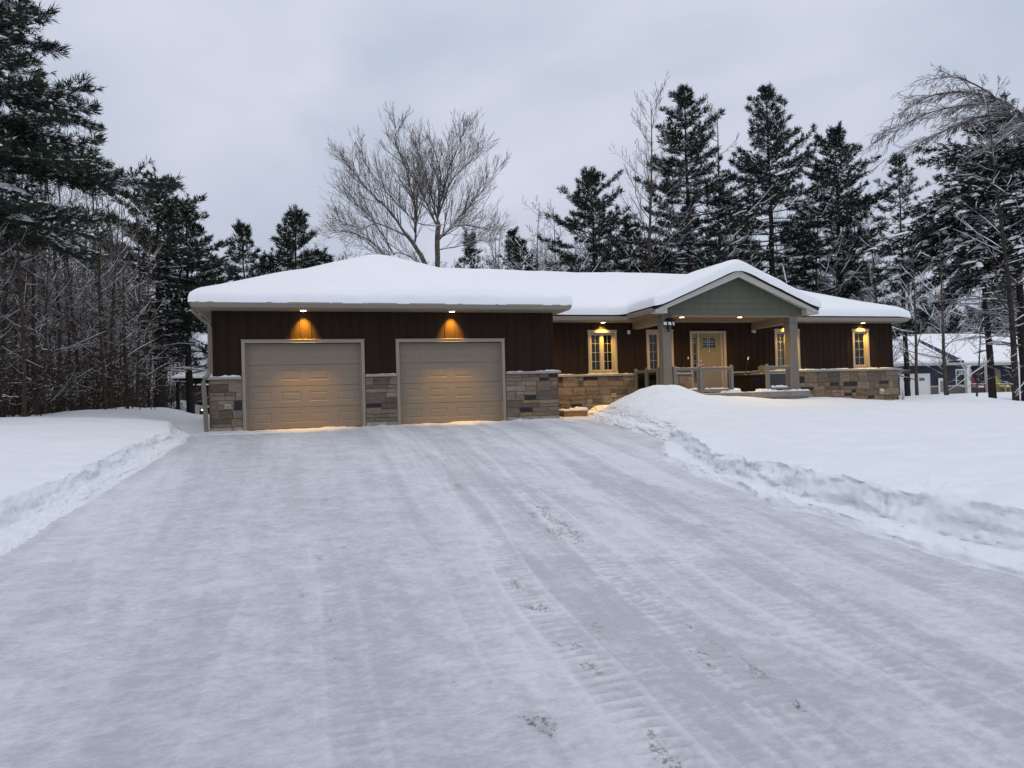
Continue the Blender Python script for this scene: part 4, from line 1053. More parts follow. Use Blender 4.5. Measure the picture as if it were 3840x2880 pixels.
def pine_parts(seed, H, z0, Rmax, r=.2, tiers=26, dens=1.0, tuft=.24, snow=.25, droop=0.0, tipup=.45, shape=.75, low=6, lean=(0, 0), bias=None, needle='needles', bigsnow=.03, tw=.017, kk=11, rag=(.6, .8, .95, 1.0, 1.1, 1.35)):
    """white pine: whorls of long boughs, each clothed in needle brushes"""
    rng = random.Random(seed); tr = MB(); br = MB(); nd_ = Needles(tw, kk, seed); sn = MB()
    n = 12; pts = [Vector((lean[0] * (i / n) ** 1.4 * H + rng.gauss(0, .02), lean[1] * (i / n) ** 1.4 * H + rng.gauss(0, .02), -.5 + (H + .5) * i / n)) for i in range(n + 1)]
    rads = [max(r * (1 - .95 * i / n), .02) for i in range(n + 1)]
    tr.tube(pts, rads, 8, cap=False)
    def at(z):
        f = (z + .5) / (H + .5) * n; i = max(0, min(int(f), n - 1)); return pts[i].lerp(pts[i+1], f - i), rads[i]
    def bough(q, az, L, el, rb, bare=.25, level=0):
        m = 7; p = q.copy(); d = Vector((math.cos(az) * math.cos(el), math.sin(az) * math.cos(el), math.sin(el))); bp = [p.copy()]; br_ = [rb]
        for i in range(m):
            u = (i + 1) / m
            d = (d + Vector((rng.gauss(0, .06), rng.gauss(0, .06), rng.gauss(0, .04) + (tipup * (u - .35) - droop) * .35))).normalized(); p = p + d * (L / m); bp.append(p.copy()); br_.append(max(rb * (1 - .85 * u), .008))
        br.tube(bp, br_, 4, cap=False)
        snow_on(sn, bp, br_, rng, .25 + snow, minr=.018)
        nb = max(3, int(L * 5.0 * dens))
        for k in range(nb):
            t = bare + (1 - bare) * (k + rng.random()) / nb; f = min(t, .99) * m; i = int(f); c = bp[i].lerp(bp[i+1], f - i); tg = (bp[i+1] - bp[i]).normalized()
            side = 1 if k % 2 else -1
            hz = Vector((-tg.y, tg.x, 0)) * side
            sd = (tg * rng.uniform(.5, 1.0) + hz * rng.uniform(.4, 1.0) + Vector((0, 0, rng.uniform(-.15, .35) - droop * .5))).normalized()
            sl = (L * .30 * (1.1 - t) + .25) * rng.uniform(.6, 1.2)
            e = c + sd * sl
            br.tube([c, c.lerp(e, .5) + Vector((0, 0, -.02)), e], [.012, .009, .006], 3, cap=False)
            nt = max(2, int(sl / (tuft * .50)))
            for q2 in range(nt):
                u = (q2 + .6) / nt; tp = c.lerp(e, u) + Vector((rng.gauss(0, .04), rng.gauss(0, .04), rng.gauss(0, .03)))
                td = (sd * .8 + Vector((rng.gauss(0, .35), rng.gauss(0, .35), rng.uniform(0, .5) - droop))).normalized()
                nd_.add(tp, td, tuft * rng.uniform(.8, 1.25))
                if rng.random() < snow * 1.15: snow_pad(sn, tp + td * tuft * rng.uniform(0, .5) + Vector((0, 0, .04)), td, tuft * rng.uniform(.22, .5), tuft * rng.uniform(.10, .22), .04 * rng.uniform(.6, 1.3), rng)
            if rng.random() < bigsnow: snow_pad(sn, c.lerp(e, .5) + Vector((0, 0, .05)), sd, sl * rng.uniform(.4, .7), sl * rng.uniform(.15, .28), .14 * rng.uniform(.6, 1.2), rng)
        for _ in range(3): nd_.add(bp[-1] + Vector((rng.gauss(0, .05), rng.gauss(0, .05), rng.uniform(-.05, .15))), (d + Vector((0, 0, .5))).normalized(), tuft * 1.15)
    for k in range(tiers):
        t = (k + rng.uniform(-.25, .25)) / (tiers - 1); t = min(max(t, 0), .995); z = z0 + (H - z0) * t
        q, rr = at(z)
        prof = (1 - t) ** shape * (.55 + .45 * min(1, (t + .08) / .22)) if t < .9 else (1 - t) ** shape
        nb = rng.choice([3, 4, 4, 5])
        a0 = rng.uniform(0, 6.28)
        for b in range(nb):
            az = a0 + b * 2 * math.pi / nb + rng.gauss(0, .25); L = max(.35, Rmax * prof * rng.choice(rag) * rng.uniform(.85, 1.15))
            if bias: L *= 1 + bias[1] * math.cos(az - bias[0])
            el = R(-6 + 46 * t ** 1.6 + rng.gauss(0, 7)) - droop * .3
            bough(q, az, L, el, max(.012, rr * .32), bare=.28 if t < .6 else .12)
    for k in range(5):     # upright leader shoots
        q, rr = at(H - .9 * rng.random()); az = rng.uniform(0, 6.28); e = q + Vector((math.cos(az) * .35, math.sin(az) * .35, rng.uniform(.5, 1.0)))
        br.tube([q, q.lerp(e, .5) + Vector((math.cos(az) * .08, math.sin(az) * .08, 0)), e], [.018, .013, .008], 3, cap=False)
        for u in (.45, .6, .75, .9, 1.0): nd_.add(q.lerp(e, u), Vector((rng.gauss(0, .4), rng.gauss(0, .4), 1)), tuft * .9)
    for k in range(low):   # bare dead limbs under the crown
        z = z0 * rng.uniform(.35, 1.0); q, rr = at(z); az = rng.uniform(0, 6.28); L = Rmax * rng.uniform(.35, .8)
        e = q + Vector((math.cos(az) * L, math.sin(az) * L, rng.uniform(-.1, .3) * L)); mid = q.lerp(e, .5) + Vector((0, 0, .05 * L))
        pl = [q, mid, e]; rl = [rr * .22, rr * .15, .008]; br.tube(pl, rl, 4, cap=False); snow_on(sn, pl, rl, rng, .9, minr=.02)
        for s in range(5):
            c = q.lerp(e, rng.uniform(.3, .95)); d2 = Vector((rng.gauss(0, 1), rng.gauss(0, 1), rng.uniform(-.2, .6))).normalized(); pl = [c, c + d2 * L * .3]; br.tube(pl, [.012, .006], 3, cap=False); snow_on(sn, pl, [.012, .006], rng, .5, minr=.014)
    return tr, br, nd_, sn, needle

def make_pine(name, label, cat, parts, group=None, loc=(0, 0, 0)):
    tr, br, nd_, sn, needle = parts
    t = thing(name, label, cat, group, loc)
    tr.build('trunk', M['bark_pine'], t, smooth=True); br.build('branches', M['bark_pine'], t)
    nd_.build('needles', M[needle], t); sn.build('snow', M['tree_snow'], t, smooth=True)
    return t

def gz(x, y):
    """height of the snow a tree stands in"""
    if x < -.5 and y < 10: return float(H_left(np.array(x), np.array(y)))
    if x > 22.5 and y < 8: return float(H_right(np.array(x), np.array(y)))
    return float(far_z(np.array(float(x)), np.array(float(y))))

# --- the thicket on the left: slender leafless trees, several sorts, set one by one
rt = random.Random(21)
THK = [sapling_mesh(200 + i, H, r, k, .20, t00=.26, len0=l, kids1=6, kids2=3, trop1=tp, ang=(30, 65)) for i, (H, r, k, l, tp) in enumerate(
    ((9.5, .085, 34, .17, .6), (8.2, .065, 30, .18, .6), (10.5, .11, 36, .17, .5), (7.0, .055, 26, .2, .6), (9.0, .075, 30, .2, .5)))]
THK2 = [sapling_mesh(240 + i, H, r, k, .32, len0=l, kids1=6, kids2=3, t00=.08, trop1=.15) for i, (H, r, k, l) in enumerate(((5.0, .035, 22, .36), (6.2, .045, 26, .34)))]
THL = 'slender bare tree with snow-dusted brown twigs in the thicket left of the garage'
THG = 'bare trees of the thicket left of the garage'
protos = [make_tree('bare_tree', THL, 'tree', p, THG) for p in THK]; protos2 = [make_tree('sapling', 'young bare sapling with snowy low twigs in the thicket left of the garage', 'sapling', p, 'young saplings of the thicket') for p in THK2]
spots = []
tries = 0
def left_edge(y): return -3.9 + .03 * max(y, 0) + (.9 if 6 < y < 14 else 0)
while len(spots) < 196 and tries < 9000:
    tries += 1
    y = -3 + 44 * rt.random() ** 1.35; xmax = left_edge(y); az = R(rt.uniform(-23, -8.2)); dist = (y + 18.2); x = 2.265 + dist * math.tan(az)
    if x > xmax - rt.random() * .5: continue
    if y > 12 and x > -4.6 - .0 * y: continue
    if any((x - a) ** 2 + (y - b) ** 2 < .38 for a, b, _ in spots): continue
    spots.append((x, y, 0))
used = set()
for i, (x, y, _) in enumerate(spots):
    young = i % 4 == 3
    pool = protos2 if young else protos; j = rt.randrange(len(pool)); o = pool[j]; s = rt.uniform(.85, 1.28)
    Hs = (5.0, 6.2)[j] if young else (9.5, 8.2, 10.5, 7.0, 9.0)[j]; dist = math.hypot(x - 2.265, y + 18.2); lim = .27 if math.degrees(math.atan2(x - 2.265, y + 18.2)) > -16.5 else .33
    s = min(s, (lim * dist + .3) / Hs)
    key = (young, j); loc = (x, y, gz(x, y) - .05); rz = rt.uniform(0, 6.28)
    if key not in used: used.add(key); o.location = loc; o.rotation_euler = (0, 0, rz); o.scale = (s, s, s)
    else: copy_tree(o, loc, rz, s)

# undergrowth twigs that nobody could count
def twig_mass(name, label, x0, x1, y0, y1, n, hmax, seed, inside, lean=.35):
    rng = random.Random(seed); mb = MB()
    for _ in range(n):
        x, y = rng.uniform(x0, x1), rng.uniform(y0, y1)
        if not inside(x, y): continue
        z = gz(x, y) - .1; h = hmax * rng.uniform(.3, 1) ; d = Vector((rng.gauss(0, lean), rng.gauss(0, lean), 1)).normalized(); p = Vector((x, y, z))
        pts = [p, p + d * h * .5, p + (d + Vector((rng.gauss(0, .2), rng.gauss(0, .2), .1))).normalized() * h]
        mb.tube(pts, [.016, .011, .006], 3, cap=False)
        for k in range(5):
            c = pts[0].lerp(pts[2], rng.uniform(.25, .95)); e = c + Vector((rng.gauss(0, .5), rng.gauss(0, .5), rng.uniform(-.1, .5))) * h * .3
            mb.tube([c, e], [.010, .005], 3, cap=False)
            if rng.random() < .5:
                f = c.lerp(e, .5); mb.tube([f, f + Vector((rng.gauss(0, .5), rng.gauss(0, .5), rng.uniform(0, .5))) * h * .18], [.007, .004], 3, cap=False)
    o = mb.build(name, bark_mat('bark_' + str(seed), (.058, .040, .031) if seed == 31 else (.07, .055, .047), .9, .55 if seed == 31 else .35, 9)); return tag(o, label, 'undergrowth', kind='stuff')
twig_mass('undergrowth', 'tangle of snowy brush under the thicket left of the garage', -24, -3, -3, 34, 4200, 2.8, 31, lambda x, y: x < left_edge(y) - .2 and math.degrees(math.atan2(x - 2.265, y + 18.2)) > -24 and not (y > 10 and x > -5))

# --- pines on the left
make_pine('white_pine', 'huge snow-laden pine cut off by the left edge, the tallest on the left', 'pine tree',
    pine_parts(301, 14.6, 5.0, 5.3, .26, tiers=42, dens=1.35, tuft=.22, snow=.34, droop=.06, tipup=.25, shape=1.0, low=2, bigsnow=.06, tw=.011, kk=12, needle='needles', rag=(.75, .85, .95, 1.0, 1.05)), loc=(-6.3, 2.0, .4))
make_pine('white_pine', 'pine with one thick dark trunk standing left of the garage roof', 'pine tree',
    pine_parts(302, 10.0, 4.2, 2.9, .26, tiers=22, dens=1.15, tuft=.25, snow=.22, shape=.45, low=12), loc=(-4.0, 16.2, .35))
make_pine('white_pine', 'narrow dark pine touching the garage roof corner from behind', 'pine tree',
    pine_parts(303, 9.7, 3.0, 2.9, .2, tiers=22, dens=1.1, tuft=.25, snow=.25, shape=.8, low=8), loc=(-3.15, 18.5, .3))
make_pine('spruce', 'small pointed spruce tip above the left slope of the garage roof', 'spruce',
    pine_parts(304, 10.6, 2.5, 2.6, .18, tiers=22, dens=1.0, tuft=.30, snow=.3, shape=.6, low=4), loc=(-1.2, 26, .2))
make_pine('spruce', 'lone bushy spruce rising left of the big bare tree', 'spruce',
    pine_parts(305, 11.6, 2.5, 2.9, .2, tiers=24, dens=1.2, tuft=.30, snow=.2, shape=.48, low=4), loc=(1.75, 26, .2))
make_pine('spruce', 'low spruce top beside the lone bushy spruce', 'spruce', pine_parts(306, 9.4, 2.5, 2.2, .16, tiers=20, dens=1.1, tuft=.30, snow=.2, shape=.48, low=4), loc=(3.3, 27, .2))
make_pine('spruce', 'snow-capped low conifer just showing over the garage roof edge', 'spruce', pine_parts(307, 9.0, 2.0, 2.2, .16, tiers=18, dens=1.1, tuft=.30, snow=.6, shape=.7, low=2, bigsnow=.12), loc=(.1, 27, .2))
t = make_tree('bare_tree', 'pale wispy bare treetop between the huge pine and the thick-trunked pine', 'tree', sapling_mesh(261, 12.6, .10, 30, .08, t00=.35, trop1=.8, len0=.22, bark='bark_gray', ang=(20, 45)), loc=(-7.0, 15.5, .4))
copy_tree(t, (-5.9, 14.0, .4), 2.0, .93, label='second wispy bare treetop close to the thick-trunked pine')

# --- the big bare trees behind the garage, their main limbs followed from the photograph's tree
def limb_tree(name, label, limbs, rbase, seed, base, snow=.3, depth=1.4, sub=(6, 5, 4), bark='bark_big', sublen=2.7, trop=.45, twig=.0058, ang=(18, 40)):
    rng = random.Random(seed); tr = MB(); cr = MB(); sn = MB(); b = Vector(base)
    P = dict(seg=[6, 5, 4, 3], wig=.035, trop=[trop, trop, trop * .8, .3], snow=snow, rmin=twig, kids=[sub[0], sub[1], sub[2], 2], ang=ang, len=[1, .66, .62, .5], rr=.5, t0=.12, smin=.014, snowr=.012)
    for li, (pts, r0, r1) in enumerate(limbs):
        pv = [Vector(p) - b for p in pts]
        # spread the limbs in depth, so the crown is round
        off = rng.uniform(-1, 1) * depth if li else 0
        L = sum((pv[i+1] - pv[i]).length for i in range(len(pv) - 1)); acc = 0; q = [pv[0]]
        for i in range(1, len(pv)):
            acc += (pv[i] - pv[i-1]).length; q.append(pv[i] + Vector((0, off * acc / L, 0)))
        dense = []
        for i in range(len(q) - 1):
            p0 = q[max(i-1, 0)]; p1 = q[i]; p2 = q[i+1]; p3 = q[min(i+2, len(q)-1)]
            for s in range(4):
                u = s / 4; dense.append(.5 * ((2 * p1) + (p2 - p0) * u + (2 * p0 - 5 * p1 + 4 * p2 - p3) * u * u + (3 * p1 - p0 - 3 * p2 + p3) * u ** 3) + Vector((rng.gauss(0, .03), rng.gauss(0, .03), rng.gauss(0, .02))))
        dense.append(q[-1]); m = len(dense); rads = [r0 + (r1 - r0) * (i / (m - 1)) ** .8 for i in range(m)]
        (tr if li == 0 else cr).tube(dense, rads, 8 if li == 0 else 6, cap=False); snow_on(sn, dense, rads, rng, snow + .15, minr=.02)
        if li == 0: continue
        k = int(L * 7)
        for c in range(k):
            t = .06 + .9 * (c + rng.random()) / k; f = min(t, .985) * (m - 1); i = int(f); p = dense[i].lerp(dense[i+1], f - i); tg = (dense[i+1] - dense[i]).normalized()
            nd = rot_about(tg, R(rng.uniform(*ang)), rng.uniform(0, 6.28)); nd = (nd + Vector((0, 0, .15))).normalized()
            branch(cr, sn, p, nd, sublen * rng.uniform(.45, 1.1) * (1.12 - .72 * t), max(rads[i] * .5, .011), 1, 3, rng, P)
    o = make_tree(name, label, 'tree', (tr, cr, sn, bark), loc=base)
    return o
limb_tree('bare_tree', 'tall upright bare tree in the middle of the sky, right one of the big pair', [
    ([(8.9, 19, -.3), (9.0, 19, 4), (9.09, 19, 7.54), (9.14, 19, 9.53), (9.16, 19, 10.1)], 0.156, 0.128),
    ([(9.16, 19, 10.0), (9.25, 19, 10.89), (9.42, 19, 12.05), (9.53, 19, 13.49), (8.94, 19, 15.3)], 0.078, 0.015),
    ([(9.12, 19, 9.9), (8.74, 19, 10.73), (8.34, 19, 11.63), (7.87, 19, 12.53), (6.3, 19, 13.8)], 0.066, 0.011),
    ([(9.12, 19, 9.1), (9.87, 19, 9.85), (10.7, 19, 10.82), (11.38, 19, 11.58), (12.5, 19, 13.1)], 0.066, 0.011),
    ([(9.3, 19, 9.4), (10.24, 19, 10.01), (11.05, 19, 10.18), (12.16, 19, 10.16), (12.8, 19, 10.5)], 0.054, 0.011),
    ([(9.16, 19, 10.1), (8.85, 19, 12.01), (8.46, 19, 13.42), (8.25, 19, 14.5)], 0.048, 0.011),
    ([(9.25, 19, 10.75), (10.01, 19, 12.37), (10.92, 19, 13.29), (11.3, 19, 13.8)], 0.042, 0.009),
    ([(9.25, 19, 10.89), (9.73, 19, 12.78), (10.35, 19, 14.26), (10.65, 19, 14.9)], 0.048, 0.009),
    ([(9.1, 19, 8.6), (10.4, 19, 8.9), (11.4, 19, 9.3), (12.2, 19, 9.2)], 0.030, 0.009)], .26, 401, (8.9, 19, 0), depth=1.8)
limb_tree('bare_tree', 'leaning bare tree with snowy limbs, left one of the big pair behind the garage', [
    ([(9.6, 17.5, -.3), (9.0, 17.5, 4.5), (8.2, 17.5, 7.45), (7.75, 17.5, 8.39), (7.16, 17.5, 9.11)], 0.144, 0.098),
    ([(7.16, 17.5, 9.11), (6.33, 17.5, 10.29), (5.49, 17.5, 11.05), (4.73, 17.5, 11.87), (4.25, 17.5, 12.5)], 0.066, 0.011),
    ([(7.75, 17.5, 8.39), (7.74, 17.5, 9.47), (7.58, 17.5, 9.74), (6.47, 17.5, 10.77), (6.02, 17.5, 11.28), (4.7, 17.5, 12.9)], 0.060, 0.011),
    ([(7.74, 17.5, 9.13), (7.73, 17.5, 10.15), (7.61, 17.5, 10.82), (7.24, 17.5, 12.16), (6.74, 17.5, 13.4), (6.76, 17.5, 14.2)], 0.066, 0.011),
    ([(6.61, 17.5, 8.0), (5.58, 17.5, 9.52), (4.82, 17.5, 10.15), (4.26, 17.5, 11.0)], 0.048, 0.009),
    ([(7.16, 17.5, 9.0), (5.85, 17.5, 9.53), (4.93, 17.5, 9.29), (3.9, 17.5, 9.7)], 0.042, 0.009),
    ([(6.6, 17.5, 7.4), (5.56, 17.5, 8.59), (4.41, 17.5, 9.14), (3.7, 17.5, 9.18)], 0.048, 0.009),
    ([(8.3, 17.5, 7.3), (7.0, 17.5, 8.0), (6.0, 17.5, 7.9), (4.8, 17.5, 8.3)], 0.036, 0.009)], .24, 402, (9.6, 17.5, 0), depth=1.5, snow=.45)

# --- right: tall pines behind the house
make_pine('white_pine', 'tall dark pine behind the middle roof, left one of the two tallest', 'pine tree', pine_parts(311, 17.6, 4.2, 4.3, .30, tiers=34, dens=1.15, tuft=.30, snow=.36, shape=.62, low=14, needle='needles_dark'), loc=(23.2, 17.2, -.1))
make_pine('white_pine', 'tallest pine, spiky-topped, straight behind the porch gable', 'pine tree', pine_parts(312, 18.7, 4.0, 4.7, .30, tiers=36, dens=1.15, tuft=.30, snow=.42, shape=.62, low=14, needle='needles_dark'), loc=(29.4, 18.2, -.2))
make_pine('white_pine', 'dense pine right of the two tallest, standing behind the house end', 'pine tree', pine_parts(313, 17.2, 3.5, 4.5, .28, tiers=34, dens=1.15, tuft=.30, snow=.38, shape=.6, low=10, needle='needles_dark'), loc=(35.2, 19.2, -.3))
make_pine('white_pine', 'short broad two-topped pine left of the tallest pines', 'pine tree', pine_parts(314, 13.4, 4.0, 4.0, .24, tiers=26, dens=1.1, tuft=.30, snow=.2, shape=.5, low=10), loc=(18.8, 20.5, 0))
make_pine('white_pine', 'small dark pine filling the gap between the bare birch-like tree and the tallest pines', 'pine tree', pine_parts(315, 11.0, 2.0, 3.2, .2, tiers=24, dens=1.1, tuft=.32, snow=.3, shape=.6, low=10, needle='needles_dark'), loc=(21.9, 22.0, -.1))
make_pine('white_pine', 'slim thinning pine with a tufted flat top near the right-hand wood', 'pine tree', pine_parts(316, 16.6, 9.0, 2.2, .20, tiers=16, dens=.7, tuft=.30, snow=.4, shape=.5, low=26), loc=(42.0, 21.0, -.3))
make_pine('white_pine', 'dark pine between the tallest pines, farther back', 'pine tree', pine_parts(317, 13.0, 2.0, 3.8, .24, tiers=26, dens=1.1, tuft=.34, snow=.3, shape=.6, low=10, needle='needles_dark'), loc=(27.2, 24.0, -.3))
make_pine('spruce', 'small snow-clumped conifer right of the big bare pair', 'spruce', pine_parts(318, 12.2, 3, 3.2, .16, tiers=20, dens=.9, tuft=.30, snow=.5, shape=.7, low=6, bigsnow=.1), loc=(16.6, 30, -.1))
make_pine('spruce', 'dark pointed conifer directly behind the big bare pair', 'spruce', pine_parts(319, 11.4, 2, 2.9, .16, tiers=22, dens=1.0, tuft=.30, snow=.4, shape=.9, low=6, bigsnow=.08), loc=(13.0, 28, -.1))
t = make_tree('bare_tree', 'tall grey bare tree with upswept fan crown beside the left tallest pine', 'tree', sapling_mesh(421, 16.2, .16, 40, .12, t00=.42, trop1=.8, len0=.27, bark='bark_gray', ang=(20, 45), kids1=8, kids2=4), loc=(20.1, 16.4, 0))

# big storm-bent pine at the right edge: leaning twin trunks, snow-laden level boughs reaching left
make_pine('white_pine', 'large pine at the right edge with long level boughs bowed under snow', 'pine tree',
    pine_parts(331, 14.2, 7.2, 5.2, .26, tiers=28, dens=1.05, tuft=.28, snow=.55, droop=.22, tipup=.12, shape=.42, low=46, lean=(-.06, 0), bias=(math.pi, .25), needle='needles_dark', bigsnow=.16), loc=(37.4, 9.0, -.5))
make_pine('white_pine', 'thinner trunked pine leaning beside the snow-bowed pine at the right edge', 'pine tree',
    pine_parts(332, 12.8, 8.0, 3.6, .20, tiers=16, dens=.8, tuft=.28, snow=.5, droop=.2, tipup=.15, shape=.45, low=24, lean=(-.07, 0), needle='needles_dark', bigsnow=.12), loc=(36.6, 10.2, -.5))

# the bowed birch: its crown arches in from beyond the right edge
def arch_tree():
    rng = random.Random(77); tr = MB(); cr = MB(); sn = MB(); b = Vector((41.0, 5.5, -.6))
    limbs = [([(41.0, 5.5, -1), (40.6, 5.5, 4), (39.3, 5.7, 8.5), (36.8, 5.9, 11.2), (34.5, 6, 12.5)], .20, .10),
        ([(34.5, 6, 12.5), (32.9, 6, 13.31), (31.41, 6, 13.58), (29.94, 6, 13.53), (28.5, 6, 13.2), (27.3, 6, 12.5)], .10, .012),
        ([(35.2, 6, 11.9), (33.97, 6, 12.2), (32.7, 5.6, 12.6), (31.82, 5.4, 12.93), (30.96, 5.2, 13.3), (29.24, 5.1, 13.7), (27.9, 5, 13.5)], .08, .012),
        ([(34.8, 6, 12.3), (33.2, 6.3, 12.9), (32.2, 6.5, 12.85), (31.36, 6.7, 12.6), (29.86, 6.9, 11.96), (28.5, 7, 11.33)], .07, .012),
        ([(32.9, 6, 13.3), (31.1, 6.3, 13.2), (29.19, 6.7, 12.8), (27.5, 7, 11.9)], .05, .010),
        ([(36.5, 5.9, 11.4), (34.6, 5.2, 11.7), (33.0, 4.8, 11.9), (31.5, 4.6, 11.4), (30.4, 4.5, 10.7)], .06, .010)]
    P = dict(seg=[5, 5, 4, 3], wig=.08, trop=[-.1, -.30, -.25, -.2], snow=.22, snowr=.012, rmin=.0075, kids=[6, 6, 4, 2], ang=(10, 34), len=[1, .58, .55, .5], rr=.5, t0=.1, smin=.013)
    for li, (pts, r0, r1) in enumerate(limbs):
        q = [Vector(p) - b for p in pts]; dense = []
        for i in range(len(q) - 1):
            p0 = q[max(i-1, 0)]; p1 = q[i]; p2 = q[i+1]; p3 = q[min(i+2, len(q)-1)]
            for s in range(4):
                u = s / 4; dense.append(.5 * ((2 * p1) + (p2 - p0) * u + (2 * p0 - 5 * p1 + 4 * p2 - p3) * u * u + (3 * p1 - p0 - 3 * p2 + p3) * u ** 3))
        dense.append(q[-1]); m = len(dense); rads = [r0 + (r1 - r0) * i / (m - 1) for i in range(m)]
        (tr if li == 0 else cr).tube(dense, rads, 8, cap=False); snow_on(sn, dense, rads, rng, .9, minr=.02)
        L = sum((q[i+1] - q[i]).length for i in range(len(q) - 1)); k = int(L * (6.5 if li else 1.5))
        for c in range(k):
            t = (.1 if li else .55) + (.9 if li else .45) * (c + rng.random()) / k; f = min(t, .98) * (m - 1); i = int(f); p = dense[i].lerp(dense[i+1], f - i); tg = (dense[i+1] - dense[i]).normalized()
            nd = rot_about(tg, R(rng.uniform(8, 34)), rng.uniform(0, 6.28)); nd.z = nd.z * .45 - .05; nd.normalize()
            branch(cr, sn, p, nd, rng.uniform(.6, 1.8), max(rads[i] * .4, .010), 1, 3, rng, P)
    return make_tree('birch_tree', 'birch bowed under snow, its crown arching left across the sky from the right edge', 'birch tree', (tr, cr, sn, 'bark_birch'), loc=tuple(b))
arch_tree()
t = make_tree('bare_tree', 'tall snow-lined bare tree whose twig ends enter at the top right corner', 'tree', sapling_mesh(431, 21, .2, 40, .5, t00=.3, trop1=.2, len0=.24, bark='bark_gray', kids1=8, kids2=4, smin=.016), loc=(43.4, 8.0, -.6))

# --- woods behind: snowy bare trees and young pines, set one by one
rb = random.Random(55)
WD = [sapling_mesh(501 + i, H, r, k, .75, len0=l, kids1=7, kids2=3, t00=.08, trop1=tp, bark='bark_gray', smin=.02) for i, (H, r, k, l, tp) in enumerate(((8.5, .09, 34, .30, .25), (7.0, .07, 32, .34, .15), (10.5, .11, 36, .26, .4), (6.0, .06, 30, .38, .1)))]
WDL = 'snow-lined bare tree among the woods behind the house'
WDG = 'snow-lined bare trees of the woods behind the house'
wp = [make_tree('bare_tree', WDL, 'tree', p, WDG) for p in WD]
DP = [pine_parts(521 + i, H, z0, Rm, .17, tiers=tt, dens=.95, tuft=.36, snow=.45, shape=sh, low=8, needle='needles_dark', tw=.030, kk=7, bigsnow=.08) for i, (H, z0, Rm, tt, sh) in enumerate(((9.0, 1.2, 2.6, 20, .8), (11.5, 2.0, 3.0, 22, .7)))]
DPL = 'dark snow-flecked pine among the woods behind the house'
dp = [make_pine('white_pine', DPL, 'pine tree', p, 'dark pines of the woods behind the house') for p in DP]
FARW = []
def far_woods(items, name, label, bark):
    """the hundreds of bare trees farther back, which read as one mass"""
    cache = {}
    V, LI, LT, MI = [], [], [], []; base = 0
    for o, loc, rz, s in items:
        for ci, ch in enumerate(o.children):
            if ch.name not in cache:
                me = ch.data; co = np.empty(len(me.vertices) * 3, np.float32); me.vertices.foreach_get('co', co)
                li = np.empty(len(me.loops), np.int32); me.loops.foreach_get('vertex_index', li); lt = np.empty(len(me.polygons), np.int32); me.polygons.foreach_get('loop_total', lt)
                cache[ch.name] = (co.reshape(-1, 3), li, lt, 1 if ch.name.startswith('snow') else 0)
            co, li, lt, mi = cache[ch.name]; c, sn_ = math.cos(rz), math.sin(rz)
            V.append(np.stack([(co[:, 0] * c - co[:, 1] * sn_) * s + loc[0], (co[:, 0] * sn_ + co[:, 1] * c) * s + loc[1], co[:, 2] * s + loc[2]], -1)); LI.append(li + base); LT.append(lt); MI.append(np.full(len(lt), mi, np.int32)); base += len(co)
    V = np.concatenate(V).astype(np.float32); LI = np.concatenate(LI); LT = np.concatenate(LT); MI = np.concatenate(MI)
    me = bpy.data.meshes.new(name); me.vertices.add(len(V)); me.vertices.foreach_set('co', V.reshape(-1)); me.loops.add(len(LI)); me.loops.foreach_set('vertex_index', LI)
    me.polygons.add(len(LT)); me.polygons.foreach_set('loop_start', np.concatenate([[0], np.cumsum(LT)[:-1]]).astype(np.int32)); me.polygons.foreach_set('loop_total', LT); me.polygons.foreach_set('material_index', MI)
    me.polygons.foreach_set('use_smooth', np.ones(len(LT), bool)); me.update(calc_edges=True); me.materials.append(M[bark]); me.materials.append(M['tree_snow'])
    o = bpy.data.objects.new(name, me); COL.objects.link(o); tag(o, label, 'woods', kind='stuff')

used = set(); placed = []
def put(pool, kind, x, y, smin, smax):
    j = rb.randrange(len(pool)); o = pool[j]; s = rb.uniform(smin, smax); loc = (x, y, gz(x, y) - .1); rz = rb.uniform(0, 6.28)
    if kind == 'w' and y > 27: FARW.append((o, loc, rz, s)); return
    if (kind, j) not in used: used.add((kind, j)); o.location = loc; o.rotation_euler = (0, 0, rz); o.scale = (s, s, s)
    else: copy_tree(o, loc, rz, s)
def free(x, y, d):
    if 44 < x < 82 and 24 < y < 47: return False
    if y < 36 and x > 22.9 and math.degrees(math.atan2(x - 2.265, y + 18.2)) > 43.6: return False
    if any((x - a) ** 2 + (y - b) ** 2 < d * d for a, b in placed): return False
    placed.append((x, y)); return True
n = 0; tries = 0
while n < 200 and tries < 14000:
    tries += 1
    az = R(rb.uniform(16.5, 54)); y = 14.8 + 40 * rb.random() ** 1.5; x = 2.265 + (y + 18.2) * math.tan(az)
    if x < 11.5 or not free(x, y, 1.0): continue
    put(wp, 'w', x, y, .75, 1.2) ; n += 1
n = 0; tries = 0
while n < 80 and tries < 9000:
    tries += 1
    az = R(rb.uniform(17, 53)); y = 18 + 50 * rb.random() ** 1.3; x = 2.265 + (y + 18.2) * math.tan(az)
    if not free(x, y, 1.9): continue
    put(dp, 'd', x, y, .75, 1.15 if az > R(23) else .85); n += 1
n = 0; tries = 0
while n < 46 and tries < 5000:
    tries += 1
    az = R(rb.uniform(14.5, 23)); y = rb.uniform(16, 34); x = 2.265 + (y + 18.2) * math.tan(az)
    if x > 10.5 and free(x, y, .9): put(wp, 'w', x, y, .212 * (y + 18.2) / 8.5, .25 * (y + 18.2) / 8.5); n += 1
n = 0; tries = 0
while n < 46 and tries < 6000:
    tries += 1
    az = R(rb.uniform(36, 54)); y = rb.uniform(46, 76); x = 2.265 + (y + 18.2) * math.tan(az)
    if free(x, y, 2.0): put(dp, 'd', x, y, .85, 1.3); n += 1
n = 0; tries = 0
